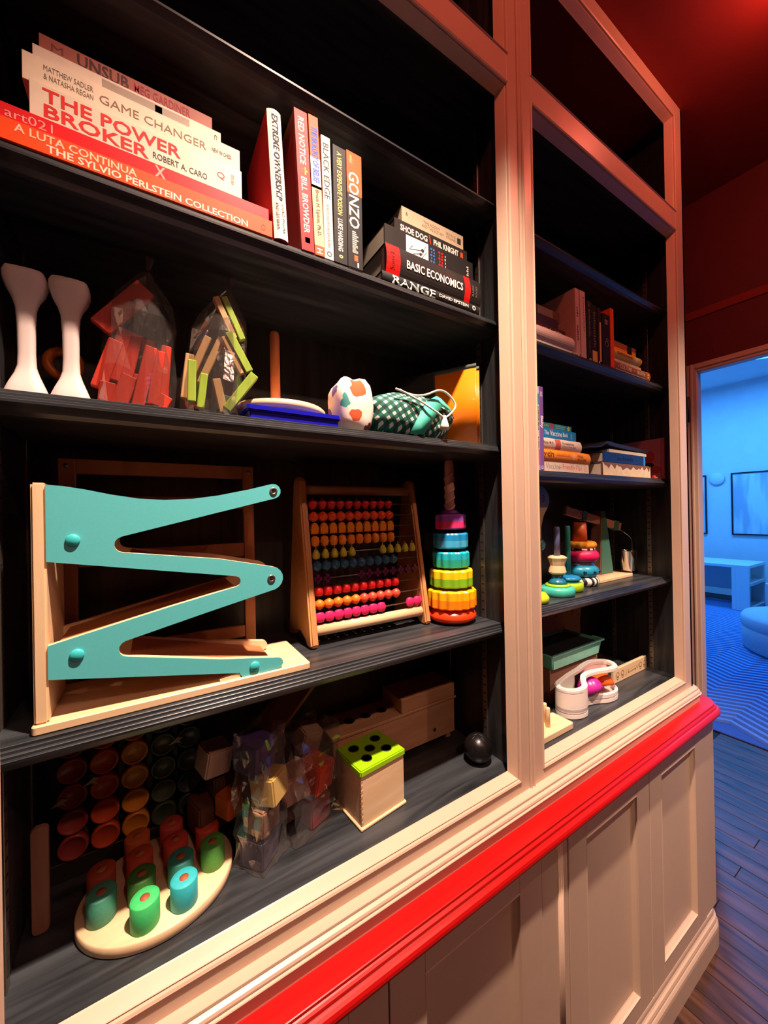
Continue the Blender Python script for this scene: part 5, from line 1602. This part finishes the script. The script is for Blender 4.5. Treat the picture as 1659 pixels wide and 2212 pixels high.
ro_ = rb_.build('herringbone_rib', RUG, rg)
ro_['kind'] = 'stuff'
ot = thing('ottoman', 'large round pale upholstered ottoman on the rug', 'ottoman', (6.00, .32, .031))
UP = mat('pale_upholstery', (206, 206, 208), .9, .05, 50, .15)
MB().lathe([(.56, .0), (.60, .03), (.61, .25), (.60, .27)], (6.00, .32, .031), 'z', 64).build('drum', UP, ot)
MB().lathe([(.605, .265), (.615, .29), (.615, .36), (.59, .395), (.45, .407), (0, .41)], (6.00, .32, .031), 'z', 64).build('cushion', UP, ot)
ds_ = thing('desk', 'white desk with an open cubby end standing against the far wall', 'desk', (8.2, 1.9, .0))
LW = mat('white_laminate', (226, 226, 224), .4, .02)
MB().box(7.73, 8.54, 1.30, 2.95, .690, .735).build('desk_top', LW, ds_, bevel=.003)
MB().box(7.73, 8.54, 1.455, 1.505, .0305, .690).build('end_panel', LW, ds_, bevel=.003)
MB().box(7.73, 7.78, 1.30, 1.455, .0305, .690).build('front_panel', LW, ds_, bevel=.003)
MB().box(8.49, 8.54, 1.30, 1.455, .0305, .690).build('back_panel', LW, ds_, bevel=.003)
for z in (.0305, .41):
    MB().box(7.78, 8.49, 1.30, 1.455, z, z + .05).build('cubby_shelf', LW, ds_, bevel=.003)
MB().box(7.73, 8.54, 2.90, 2.95, .0305, .690).build('end_panel', LW, ds_, bevel=.003)
MB().box(8.50, 8.54, 1.505, 2.90, .22, .690).build('modesty_panel', LW, ds_)
BF = col((14, 16, 22), .4)
def art(label, y0, y1, z0, z1):
    t = thing('framed_picture', label, 'picture', (BX1 - .02, (y0 + y1) / 2, z0), 'pictures on the far wall')
    x = BX1
    f = .022
    for a in ((y0, y1, z0, z0 + f), (y0, y1, z1 - f, z1), (y0, y0 + f, z0 + f, z1 - f), (y1 - f, y1, z0 + f, z1 - f)):
        MB().box(x - .035, x, *a).build('frame_bar', BF, t)
    m, nt, b = _new('brushed_canvas')
    tc = nt.nodes.new('ShaderNodeTexCoord')
    mp = nt.nodes.new('ShaderNodeMapping'); mp.inputs['Scale'].default_value = (1, 4.2, .8)
    nz = nt.nodes.new('ShaderNodeTexNoise'); nz.inputs['Scale'].default_value = 1.3; nz.inputs['Detail'].default_value = 4
    nt.links.new(tc.outputs['Object'], mp.inputs[0]); nt.links.new(mp.outputs[0], nz.inputs['Vector'])
    rp = nt.nodes.new('ShaderNodeValToRGB'); rp.color_ramp.elements[0].position = .42; rp.color_ramp.elements[1].position = .6
    rp.color_ramp.elements[0].color = lin((168, 176, 186)); rp.color_ramp.elements[1].color = lin((216, 220, 222))
    nt.links.new(nz.outputs['Fac'], rp.inputs[0]); nt.links.new(rp.outputs[0], b.inputs['Base Color']); b.inputs['Roughness'].default_value = .7
    MB().box(x - .022, x, y0 + f, y1 - f, z0 + f, z1 - f).build('canvas', m, t)
art('wide black-framed pale abstract picture above the ottoman side', .70, 1.853, 1.127, 2.262)
art('black-framed pale picture half hidden by the door casing', 2.215, 3.10, 1.13, 2.255)
wd_ = thing('wall_sensor', 'round white sensor on the wall between the two pictures', 'sensor', (BX1, 2.055, 2.17))
MB().lathe([(.115, 0), (.115, -.03), (.10, -.045), (0, -.05)], (BX1, 2.055, 2.17), 'x', 32).build('sensor_body', BWALL, wd_)
sf = thing('armchair', 'pale blocky armchair at the right beyond the ottoman', 'armchair', (8.3, .75, .0305))
MB().box(7.85, 8.70, .35, 1.02, .0305, .36).build('seat', UP, sf, bevel=.03, seg=3)
MB().box(7.85, 8.70, 1.02, 1.16, .0305, .50).build('arm', UP, sf, bevel=.03, seg=3)
MB().box(8.55, 8.72, .35, 1.02, .36, .70).build('backrest', UP, sf, bevel=.03, seg=3)

for o in bpy.data.objects:
    if '_o' in o:
        del o['_o']
